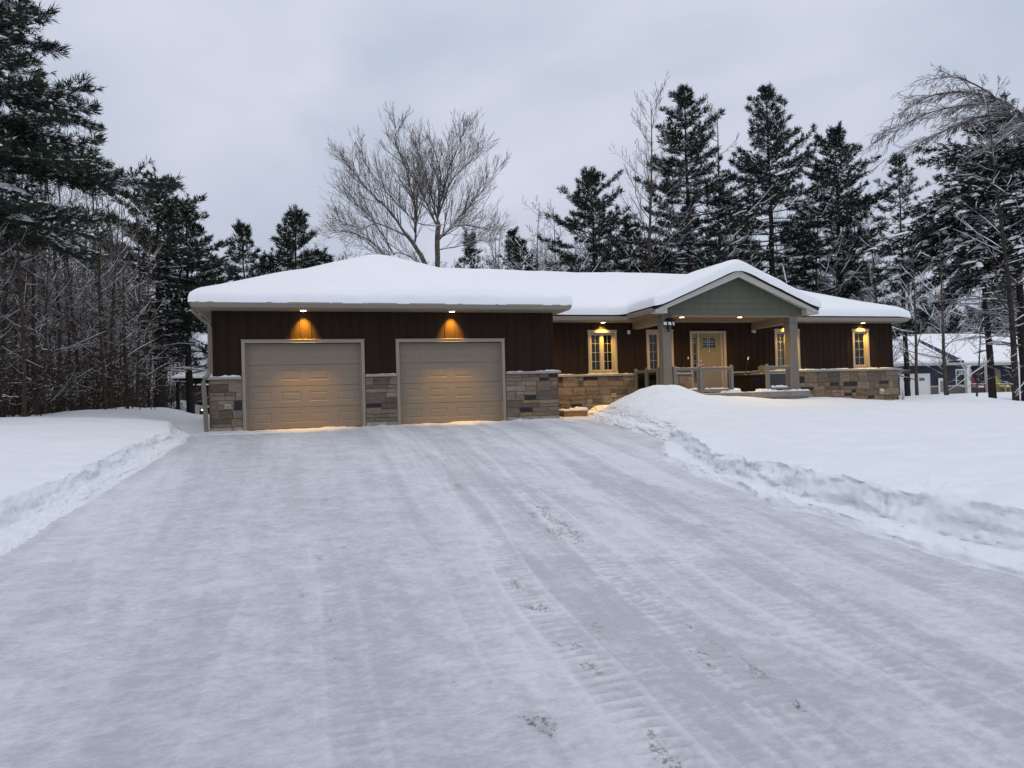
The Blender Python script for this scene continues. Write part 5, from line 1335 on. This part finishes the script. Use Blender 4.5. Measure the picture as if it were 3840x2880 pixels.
while n < 170 and tries < 14000:
    tries += 1
    az = R(rb.uniform(33, 54)); y = 16 + 58 * rb.random(); x = 2.265 + (y + 18.2) * math.tan(az)
    if (y > 46 or az < R(43)) and free(x, y, 1.2): put(wp, 'w', x, y, 1.1, 1.75); n += 1
# far left and centre distance
for i in range(60):
    az = R(rb.uniform(-22, -7)); y = rb.uniform(12, 62)
    if az > R(-12.2) and y < 50: continue; x = 2.265 + (y + 18.2) * math.tan(az)
    if free(x, y, 2.0): put(dp, 'd', x, y, .62, min(1.0, max(.63, (.22 * (y + 18.2)) / 11.5)))
for i in range(85):
    az = R(rb.uniform(-2, 21)); y = rb.uniform(28, 46); x = 2.265 + (y + 18.2) * math.tan(az); j = rb.randrange(len(wp))
    FARW.append((wp[j], (x, y, gz(x, y) - .1), rb.uniform(0, 6.28), rb.uniform(.17, .222) * (y + 18.2) / (8.5, 7.0, 10.5, 6.0)[j]))
for i in range(130):
    az = R(rb.uniform(19, 42)); y = rb.uniform(28, 52); x = 2.265 + (y + 18.2) * math.tan(az); j = rb.randrange(len(wp))
    FARW.append((wp[j], (x, y, gz(x, y) - .1), rb.uniform(0, 6.28), rb.uniform(.16, .25) * (y + 18.2) / (8.5, 7.0, 10.5, 6.0)[j]))
far_woods(FARW, 'far_woods', 'far belt of snowy bare woods behind the house and the neighbour', 'bark_gray')
LW = []
for i in range(230):
    y = rb.uniform(6, 48); az = R(rb.uniform(-23, -8.4)); x = 2.265 + (y + 18.2) * math.tan(az)
    if x > left_edge(y) - 2.5 or (az > R(-12.0) and y < 44) or (y > 12 and x > -5): continue
    j = rb.randrange(5); s = min(rb.uniform(.85, 1.2), (.27 * (y + 18.2)) / (9.5, 8.2, 10.5, 7.0, 9.0)[j]); LW.append((protos[j], (x, y, gz(x, y) - .1), rb.uniform(0, 6.28), s))
far_woods(LW, 'far_thicket', 'deeper bare stems of the thicket, far left, which read as one mass', 'bark_thicket')
twig_mass('undergrowth', 'snowy brush filling the woods behind the house and neighbour', 12, 95, 14, 60, 9000, 4.2, 32, lambda x, y: 18 < math.degrees(math.atan2(x - 2.265, y + 18.2)) < 54 and not (44 < x < 82 and 24 < y < 46) and y > 14.5 and not (y < 36 and math.degrees(math.atan2(x - 2.265, y + 18.2)) > 43.6))

# --- the open strip on the right: a few slim trunks in front of the neighbour's house
for i, (x, y, H, r, lab, sd) in enumerate(((25.25, 4.0, 6.2, .075, 'forked slim bare tree just right of the house corner', 601), (26.7, 4.0, 6.8, .085, 'straight slim bare tree in front of the neighbour\'s navy wall', 602), (27.05, 4.2, 4.3, .04, 'thin sapling beside the straight slim tree before the neighbour\'s window', 603),
        (28.2, 4.0, 4.6, .045, 'dark sapling with a few clinging leaves before the neighbour\'s porch', 604), (29.3, 3.2, 2.2, .025, 'short snow-clotted sapling by the neighbour\'s yellow chair', 605), (32.1, 3.2, 3.0, .03, 'small twiggy sapling at the right edge', 606))):
    s = sapling_mesh(sd, H, r, 17 if H > 4 else 12, .42, len0=.34, kids1=5, kids2=3, t00=.16, trop1=.1, bark='bark_gray', lean=.05, smin=.016)
    make_tree('sapling' if H < 5 else 'bare_tree', lab, 'sapling' if H < 5 else 'tree', s, loc=(x, y, gz(x, y) - .05))
make_tree('bare_tree', 'dark leaning trunk at the right edge before the neighbour\'s porch', 'tree', sapling_mesh(611, 12.5, .14, 26, .35, t00=.25, trop1=.1, bark='bark_pine', lean=.004, bend=-.001, smin=.012), loc=(30.3, 4.0, gz(30.3, 4.0) - .05))

# ------------------------------------------------------------------ things round the house
def build_neighbour():
    h = thing('neighbour_house', 'navy neighbouring house with white trim and snowy roof beyond the right side of the lot', 'house')
    y = 35.0; B = -.9; E = 2.45; x0, x1 = 53.5, 76.0
    w = MB(); w.box(x0, 63.1, y, y + 9, B, E); w.box(63.1, x1, y + 1.6, y + 9, B, E); w.build('siding_wall', M['navy'], h)
    st = MB(); st.box(58.95, 63.15, y - .05, y - .005, B, .40); st.box(53.45, 55.3, y - .05, y - .005, B, .40); st.box(63.2, x1, y + 1.55, y + 1.595, B, .40); st.build('stone_skirt', mat('far_stone', (.14, .12, .11), .9, var=.4, vscale=5), h)
    l = MB(); l.box(58.9, 63.2, y - .09, y, .40, .52); l.box(63.2, x1, y + 1.5, y + 1.59, .40, .52); l.build('ledge', M['white_trim'], h)
    # roofs
    r = MB(); s = MB()
    def slab(mb, a, b, c, d, dz): mb.quad(*[(p[0], p[1], p[2] + dz) for p in (a, b, c, d)])
    RZ = 5.75
    A = [(52.6, y - .5 + .9, 2.6), (76.6, y - .5 + .9, 2.6), (76.6, y + 5.8, RZ), (56.9, y + 5.8, RZ)]
    for mb, dz in ((r, 0), (s, .22)):
        slab(mb, *A, dz); slab(mb, A[1], (76.6, y + 11, 2.6), (52.6, y + 11, 2.6), A[0], dz - .02)
        mb.quad(*[(p[0], p[1], p[2] + dz) for p in (A[2], (76.6, y + 11, 2.6), (52.6, y + 11, 2.6), A[3])]); mb.poly([(p[0], p[1], p[2] + dz) for p in (A[0], A[3], (52.6, y + 11, 2.6))])
    # garage wing roof: slopes to the front, its gable end facing right in dark siding
    G = [(52.5, y - .6, 2.62), (62.4, y - .6, 2.62), (58.2, y + 3.0, 4.55), (54.5, y + 3.0, 4.65)]
    slab(r, *G, .02); slab(s, *G, .26); s.quad(*[(p[0], p[1], p[2] + d) for p, d in ((G[0], .02), (G[1], .02), (G[1], .26), (G[0], .26))]); s.quad(*[(p[0], p[1], p[2] + d) for p, d in ((A[0], .0), (A[1], .0), (A[1], .22), (A[0], .22))])
    ro = r.build('roof', M['roofing'], h); s.build('roof_snow', M['roof_snow'], ro, smooth=False)
    g = MB(); g.poly([(62.35, y - .62, 2.70), (62.45, y - .3, 3.0), (57.9, y + .2, 5.0), (57.6, y - .05, 4.72), (60.9, y - .64, 2.95)]); g.box(60.5, 62.4, y - .63, y - .6, 2.62, 2.86); g.build('dark_gable', M['navy'], h)
    f = MB(); f.box(52.5, 62.4, y - .68, y - .61, 2.42, 2.66); f.box(62.4, 76.6, y + .3, y + .37, 2.36, 2.62); f.build('fascia', M['white_trim'], h)
    d = MB(); d.box(55.4, 58.75, y - .06, y - .01, B, 1.62); do = d.build('garage_door', M['whitep'], h)
    d = MB()
    for q in ((55.3, 55.42, B, 1.7), (58.73, 58.85, B, 1.7)): d.box(q[0], q[1], y - .09, y - .005, q[2], q[3])
    d.box(55.42, 58.73, y - .09, y - .005, 1.6, 1.7); d.build('door_frame', M['whitep'], do)
    d = MB()
    for a in (55.75, 55.97, 56.19, 56.41, 57.6, 57.82, 58.04): d.box(a, a + .16, y - .07, y - .059, 1.02, 1.30)
    d.build('door_windows', M['dark'], do)
    e = MB(); e.box(59.8, 60.7, y - .12, y - .06, B, 1.22); eo = e.build('side_door', M['whitep'], h); e = MB(); e.box(60.0, 60.5, y - .13, y - .121, -.1, .95); e.build('door_panel', M['gutter'], eo)
    for wx in (62.0, 64.7):
        yy = y if wx < 63 else y + 1.6
        a = MB(); wd = 1.15
        for q in ((wx, wx + .12, .42, 2.05), (wx + wd - .12, wx + wd, .42, 2.05), (wx + .12, wx + wd - .12, .42, .54), (wx + .12, wx + wd - .12, 1.93, 2.05), (wx + .12, wx + wd - .12, 1.5, 1.56), (wx + .4, wx + .45, 1.56, 1.93), (wx + .68, wx + .73, 1.56, 1.93)): a.box(q[0], q[1], yy - .06, yy - .004, q[2], q[3])
        wo = a.build('window', M['whitep'], h); b = MB(); b.quad((wx + .12, yy - .02, .54), (wx + wd - .12, yy - .02, .54), (wx + wd - .12, yy - .02, 1.93), (wx + .12, yy - .02, 1.93)); b.build('window_glass', M['glass'], wo)
    dd = MB(); dd.box(68.6, 69.5, y + 1.5, y + 1.59, -.35, 1.95); dd.build('porch_door', M['gutter'], h)
    for cx in (63.3, 65.95, 69.6, 71.8):
        c = MB(); c.box(cx - .22, cx + .22, y - .3, y + .1, -.5, 2.42); c.box(cx - .3, cx + .3, y - .38, y + .18, -.5, -.25); c.box(cx - .28, cx + .28, y - .36, y + .16, 2.25, 2.36); c.build('porch_column', M['whitep'], h)
    p = MB(); p.box(62.9, 76, y - .5, y + 1.6, -.75, -.35); p.build('porch_floor', M['deck'], h)
build_neighbour()

def chair(label, x, y, z, mt, s=1.0, rz=0):
    """slatted garden chair with a high fan back, snow on its seat"""
    t = thing('garden_chair', label, 'chair', loc=(x, y, z)); t.rotation_euler = (0, 0, rz); t.scale = (s, s, s)
    m = MB(); 
    for k in range(5): m.prism([(.05 - .02 * 0 - .45 + .0, .38), (.02, .30), (.02, .28), (-.45, .36)], 0, -.28 + k * .115, -.18 + k * .115)
    m.build('seat', mt, t)
    b = MB()
    for k in range(5):
        x0 = -.28 + k * .115; top = 1.0 + .10 * math.sin(math.pi * (k + .5) / 5); b.prism([(.0, .28), (.03, .28), (.30, top), (.27, top)], 0, x0, x0 + .105)
    b.build('backrest', mt, t)
    for sx in (-.36, .30):
        l = MB(); l.box(sx, sx + .06, -.45, -.37, 0, .56); l.build('leg', mt, t); l = MB(); l.box(sx, sx + .06, .05, .13, 0, .56); l.build('leg', mt, t)
        a = MB(); a.box(sx - .05, sx + .11, -.50, .22, .56, .59); a.build('armrest', mt, t)
    sn = MB(); snow_strip(sn, -.28, .28, -.44, .0, .39, .09, 170 + int(x)); snow_strip(sn, -.40, -.28, -.48, .2, .591, .07, 171 + int(x)); snow_strip(sn, .28, .40, -.48, .2, .591, .07, 172 + int(x)); sn.build('snow', M['snow'], t, smooth=True)
    return t
chair('red slatted chair with snowy seat on the neighbour\'s porch', 64.75, 35.35, -.35, M['red'], 1.5)
chair('yellow slatted chair between the neighbour\'s white porch columns', 68.1, 35.4, -.35, M['yellow'], 1.45, .3)
chair('low wooden chair behind the right porch railing, back to the wall', 17.05, 2.05, .58, M['graywood'], .82, math.pi * .08)

# hot tub on the porch, its lid lifter sticking up
t = thing('hot_tub', 'dark square hot tub with a snow-edged cover on the porch', 'hot tub', loc=(16.3, 1.6, .585))
b = MB(); b.box(-.62, 1.12, -.50, .50, 0, .50)
for k in range(14): b.box(-.60 + k * .124, -.60 + k * .124 + .112, -.516, -.5005, .03, .49)
b.build('cabinet', M['tub'], t, bevel=.01)
c = MB(); c.box(-.66, .24, -.54, .54, .501, .57); c.build('cover', M['cover'], t, bevel=.02); c = MB(); c.box(.25, 1.16, -.54, .54, .501, .57); c.build('cover', M['cover'], t, bevel=.02)
sn = MB(); snow_strip(sn, -.50, .2, -.53, .2, .571, .022, 180); snow_strip(sn, .3, 1.12, -.53, .2, .571, .02, 181); sn.build('snow', M['snow'], t, smooth=True)
l = MB(); l.tube([Vector((-.30, .2, .57)), Vector((-.25, .2, .80)), Vector((-.19, .2, 1.06))], [.012, .012, .012], 6); lo = l.build('cover_lifter', M['black'], t); g = MB(); g.tube([Vector((-.19, .2, 1.06)), Vector((-.165, .2, 1.15))], [.02, .02], 8); g.build('grip', M['whitep'], lo)

# solar lamp on the left porch post
t = thing('solar_lamp', 'black solar security lamp on the left porch post', 'lamp', loc=(12.53, .53, 2.62))
b = MB(); b.box(-.035, .035, -.06, .018, -.10, .10); b.tube([Vector((0, -.05, .10)), Vector((0, -.10, .17))], [.018, .015], 8); b.build('bracket', M['black'], t)
p = MB(); p.prism([(-.24, .20), (-.02, .13), (-.02, .145), (-.24, .215)], 0, -.15, .13); po = p.build('solar_panel', M['black'], t); po.rotation_euler = (0, R(14), 0)
for k, (dx, rz) in enumerate(((-.11, -.5), (0.0, 0), (.11, .5))):
    q = MB(); q.box(-.055, .055, -.05, .0, -.06, .06); q.box(-.06, .06, .0, .012, -.065, .065)
    ho = q.build('lamp_head', M['black'], t, bevel=.006); ho.location = (dx, -.075 - .02 * (k == 1), .045); ho.rotation_euler = (R(-15), 0, rz)
    q = MB(); q.box(-.046, .046, -.056, -.0505, -.045, .05); q.build('lamp_face', M['whitep'], ho)
b = MB(); b.tube([Vector((0, -.06, -.09)), Vector((0, -.09, -.15)), Vector((-.02, -.075, -.185))], [.022, .035, .02], 8); b.build('motion_sensor', M['black'], t)

# small fittings
def fitting(name, label, cat, parts, loc):
    t = thing(name, label, cat, loc=loc)
    for n_, mb, mt in parts: mb.build(n_, mt, t, bevel=.003)
    return t
fitting('security_camera', 'small white security camera under the right porch beam', 'camera', [('mount', MB().box(-.03, .03, -.01, .0, -.04, .04), M['whitep']), ('body', MB().cyl((0, -.01, 0), (.01, -.12, -.03), .05, .055), M['whitep']), ('lens', MB().cyl((.0101, -.1205, -.03), (.0102, -.128, -.032), .026), M['black'])], (16.84, 2.55, 2.66))
fitting('motion_detector', 'small white box high on the wall between two windows', 'sensor', [('housing', MB().box(-.04, .04, -.05, .0, -.06, .05), M['whitep']), ('eye', MB().box(-.025, .025, -.056, -.0505, -.04, -.01), M['beigep'])], (12.23, 2.555, 2.63))
def outlet(label, x, y, z):
    fitting('outlet_cover', label, 'outlet', [('plate', MB().box(-.075, .075, -.012, .0, -.055, .055), M['beigep']), ('lid', MB().box(-.05, .05, -.045, -.0125, -.032, .036), M['gutter'])], (x, y, z))
outlet('beige weatherproof outlet on the stone left of the first garage door', .42, .0, .62); outlet('beige outlet low on the stone behind the snow pile', 11.62, 2.47, .62)
t = fitting('vent_hood', 'snow-capped beige vent hood low on the right stone wall', 'vent', [('hood', MB().prism([(-.10, -.1), (0, -.1), (0, .1), (-.04, .1), (-.10, .03)], 0, -.08, .08), M['beigep']), ('flap', MB().box(-.06, .06, -.112, -.1005, -.095, -.01), M['gutter'])], (22.03, 2.465, .47))
t = fitting('dryer_vent', 'beige hooded vent on the side of the garage above the steps', 'vent', [('hood', MB().prism([(.0, -.12), (.22, -.12), (.22, -.02), (.13, .12), (.0, .12)], 1, -.12, .12), M['beigep']), ('pipe', MB().box(.03, .16, -.07, .07, -.42, -.125), M['graywood'])], (8.875, 1.45, .44))
# wooden step by the garage corner
t = thing('wooden_step', 'snow-topped wooden step in the lamplit corner beside the garage', 'step', loc=(9.85, 1.75, 0))
b = MB(); b.box(-.30, .40, -.30, .40, -.05, .05); b.build('platform', M['wood'], t); b = MB(); b.box(-.32, .42, -.34, -.301, -.05, .15); b.build('riser', M['wood'], t)
b = MB(); b.box(-.34, .44, -.36, .44, .151, .19); b.build('tread', M['wood'], t)
sn = MB(); snow_strip(sn, -.34, .44, -.36, .44, .191, .07, 190); sn.build('snow', M['snow'], t, smooth=True)

# gazebo in the back yard with the things under it
t = thing('gazebo', 'black-posted gazebo with a snowy pyramid roof behind the garage corner', 'gazebo', loc=(-2.9, 26.0, .12))
for ax, ay in ((-1.7, -1.7), (1.7, -1.7), (-1.7, 1.7), (1.7, 1.7)):
    p = MB(); p.box(ax - .09, ax + .09, ay - .09, ay + .09, -.2, 1.82); p.build('post', M['black'], t)
b = MB()
for a in (-1.7, 1.7): b.box(-1.9, 1.9, a - .06, a + .06, 1.82, 2.02); b.box(a - .06, a + .06, -1.63, 1.63, 1.8205, 2.019)
b.build('beam', M['black'], t)
b = MB()
for ax in (-1.7, 1.7):
    for ay in (-1.7, 1.7):
        sx = -1 if ax > 0 else 1; b.tube([Vector((ax + sx * .05, ay, 1.35)), Vector((ax + sx * .5, ay, 1.84))], [.05, .05], 4)
b.build('brace', M['black'], t)
r = MB(); h = 2.05
C4 = [(-2.0, -2.0), (2.0, -2.0), (2.0, 2.0), (-2.0, 2.0)]
for k in range(4): a, b_ = C4[k], C4[(k+1) % 4]; r.poly([(a[0], a[1], 2.03), (b_[0], b_[1], 2.03), (0, 0, 3.0)])
ro = r.build('roof', M['roofing'], t)
s = MB()
for k in range(4):
    a, b_ = C4[k], C4[(k+1) % 4]; q = lambda p, f, z: (p[0] * f, p[1] * f, z)
    for (f0, z0_, f1, z1_) in ((1.01, 2.04, 1.0, 2.13), (1.0, 2.13, .9, 2.24), (.9, 2.24, .3, 2.95), (.3, 2.95, .28, 3.1), (.28, 3.1, .0, 3.28)):
        if f1 > 0: s.quad(q(a, f0, z0_), q(b_, f0, z0_), q(b_, f1, z1_), q(a, f1, z1_))
        else: s.poly([q(a, f0, z0_), q(b_, f0, z0_), (0, 0, z1_)])
s.build('roof_snow', M['roof_snow'], ro)
t = thing('white_cabinet', 'white outdoor cabinet with one lit lamp under the gazebo', 'cabinet', loc=(-3.35, 24.6, .1))
MB().box(-.45, .55, 0, .6, 0, .52).build('body', M['whitep'], t, bevel=.02); MB().box(-.2, .5, -.012, -.001, .06, .40).build('front_panel', M['black'], t); MB().box(-.12, -.02, -.05, -.013, .25, .34).build('lamp', M['lamp_small'], t)
sn = MB(); snow_strip(sn, -.45, .55, 0, .6, .521, .06, 195); sn.build('snow', M['snow'], t, smooth=True)
mb = MB(); rr = random.Random(9); n = 9
X, Y = np.meshgrid(np.linspace(-.75, .75, 22), np.linspace(-.5, .5, 16)); dd = np.maximum(np.abs(X) / .75, np.abs(Y) / .5)
Z = .78 * (1 - sm(.55, 1, dd)) + .06 * fbm(X * 3, Y * 3, 88, 3) - .05
o = grid_mesh('tarp', X, Y, Z, M['tarp']); o.location = (-3.35, 25.6, .1); tag(o, 'blue tarp heaped over something under the gazebo', 'tarp')

# cabin among the trees on the left
t = thing('cabin', 'small dark cabin with a steep snowy roof among the trees far left', 'cabin', loc=(-9.1, 46, 0))
MB().box(-.8, 3.6, 0, 4, -.3, 2.35).build('wall', M['cabin'], t); 
r = MB(); r.quad((-1.3, -.4, 2.3), (4.2, -.4, 2.3), (4.2, 2, 4.2), (-.2, 2, 4.2)); r.quad((4.2, 4.4, 2.3), (-1.3, 4.4, 2.3), (-.2, 2, 4.2), (4.2, 2, 4.2)); r.poly([(-1.3, 4.4, 2.3), (-1.3, -.4, 2.3), (-.2, 2, 4.2)]); ro = r.build('roof', M['roofing'], t)
s = MB(); 
for a in ([(-1.35, -.45, 2.5), (4.25, -.45, 2.5), (4.25, 2, 4.42), (-.2, 2, 4.42)], [(4.25, 4.45, 2.5), (-1.35, 4.45, 2.5), (-.2, 2, 4.42), (4.25, 2, 4.42)], [(-1.35, 4.45, 2.5), (-1.35, -.45, 2.5), (-.2, 2, 4.42)], [(-1.35, -.45, 2.31), (4.25, -.45, 2.31), (4.25, -.45, 2.5), (-1.35, -.45, 2.5)]): s.poly(a)
s.build('roof_snow', M['roof_snow'], ro)
t = thing('storage_bin', 'dark green storage bin standing before the far cabin', 'bin', loc=(-8.6, 44.5, .3))
MB().box(-.45, .75, 0, .7, 0, 1.1).build('body', M['greenbin'], t, bevel=.03); MB().box(-.5, .8, -.05, .75, 1.1, 1.2).build('lid', M['greenbin'], t, bevel=.02)
# snow-buried boulders at the wood's edge
def boulder(label, x, y, sx, sy, sz, seed):
    u = np.linspace(0, 2 * math.pi, 22); v = np.linspace(-.3, math.pi / 2, 10); U, V = np.meshgrid(u, v)
    rr = 1 + .22 * fbm(np.cos(U) * np.cos(V) * 1.6 + seed, np.sin(U) * np.cos(V) * 1.6 + np.sin(V), seed, 3)
    rr[:, -1] = rr[:, 0]
    o = grid_mesh('boulder', sx * rr * np.cos(U) * np.cos(V), sy * rr * np.sin(U) * np.cos(V), sz * rr * np.sin(V), M['snow']); o.location = (x, y, gz(x, y) - .05); tag(o, label, 'boulder'); return o
boulder('wide snow-buried boulder below the far cabin', -5.5, 30, 1.1, .8, .85, 91); boulder('smaller round snow-buried boulder left of the wide one', -7.0, 31, .6, .6, .7, 92)
# dead stems by the right end of the stone wall
for i, (x, y, lab) in enumerate(((22.45, 2.0, 'tuft of dead reddish stems in the snow by the right stone corner'), (22.1, 1.85, 'shorter tuft of dead stems left of the reddish ones'))):
    rr = random.Random(i); m = MB()
    for k in range(9):
        a = Vector((rr.gauss(0, .06), rr.gauss(0, .04), -.1)); m.tube([a, a + Vector((rr.gauss(0, .03), rr.gauss(0, .03), .25)), a + Vector((rr.gauss(0, .08), rr.gauss(0, .08), rr.uniform(.35, .55)))], [.007, .005, .003], 4)
    o = m.build('dead_plant', M['stem']); o.location = (x, y, float(H_right(np.array(x), np.array(y)))); tag(o, lab, 'plant')
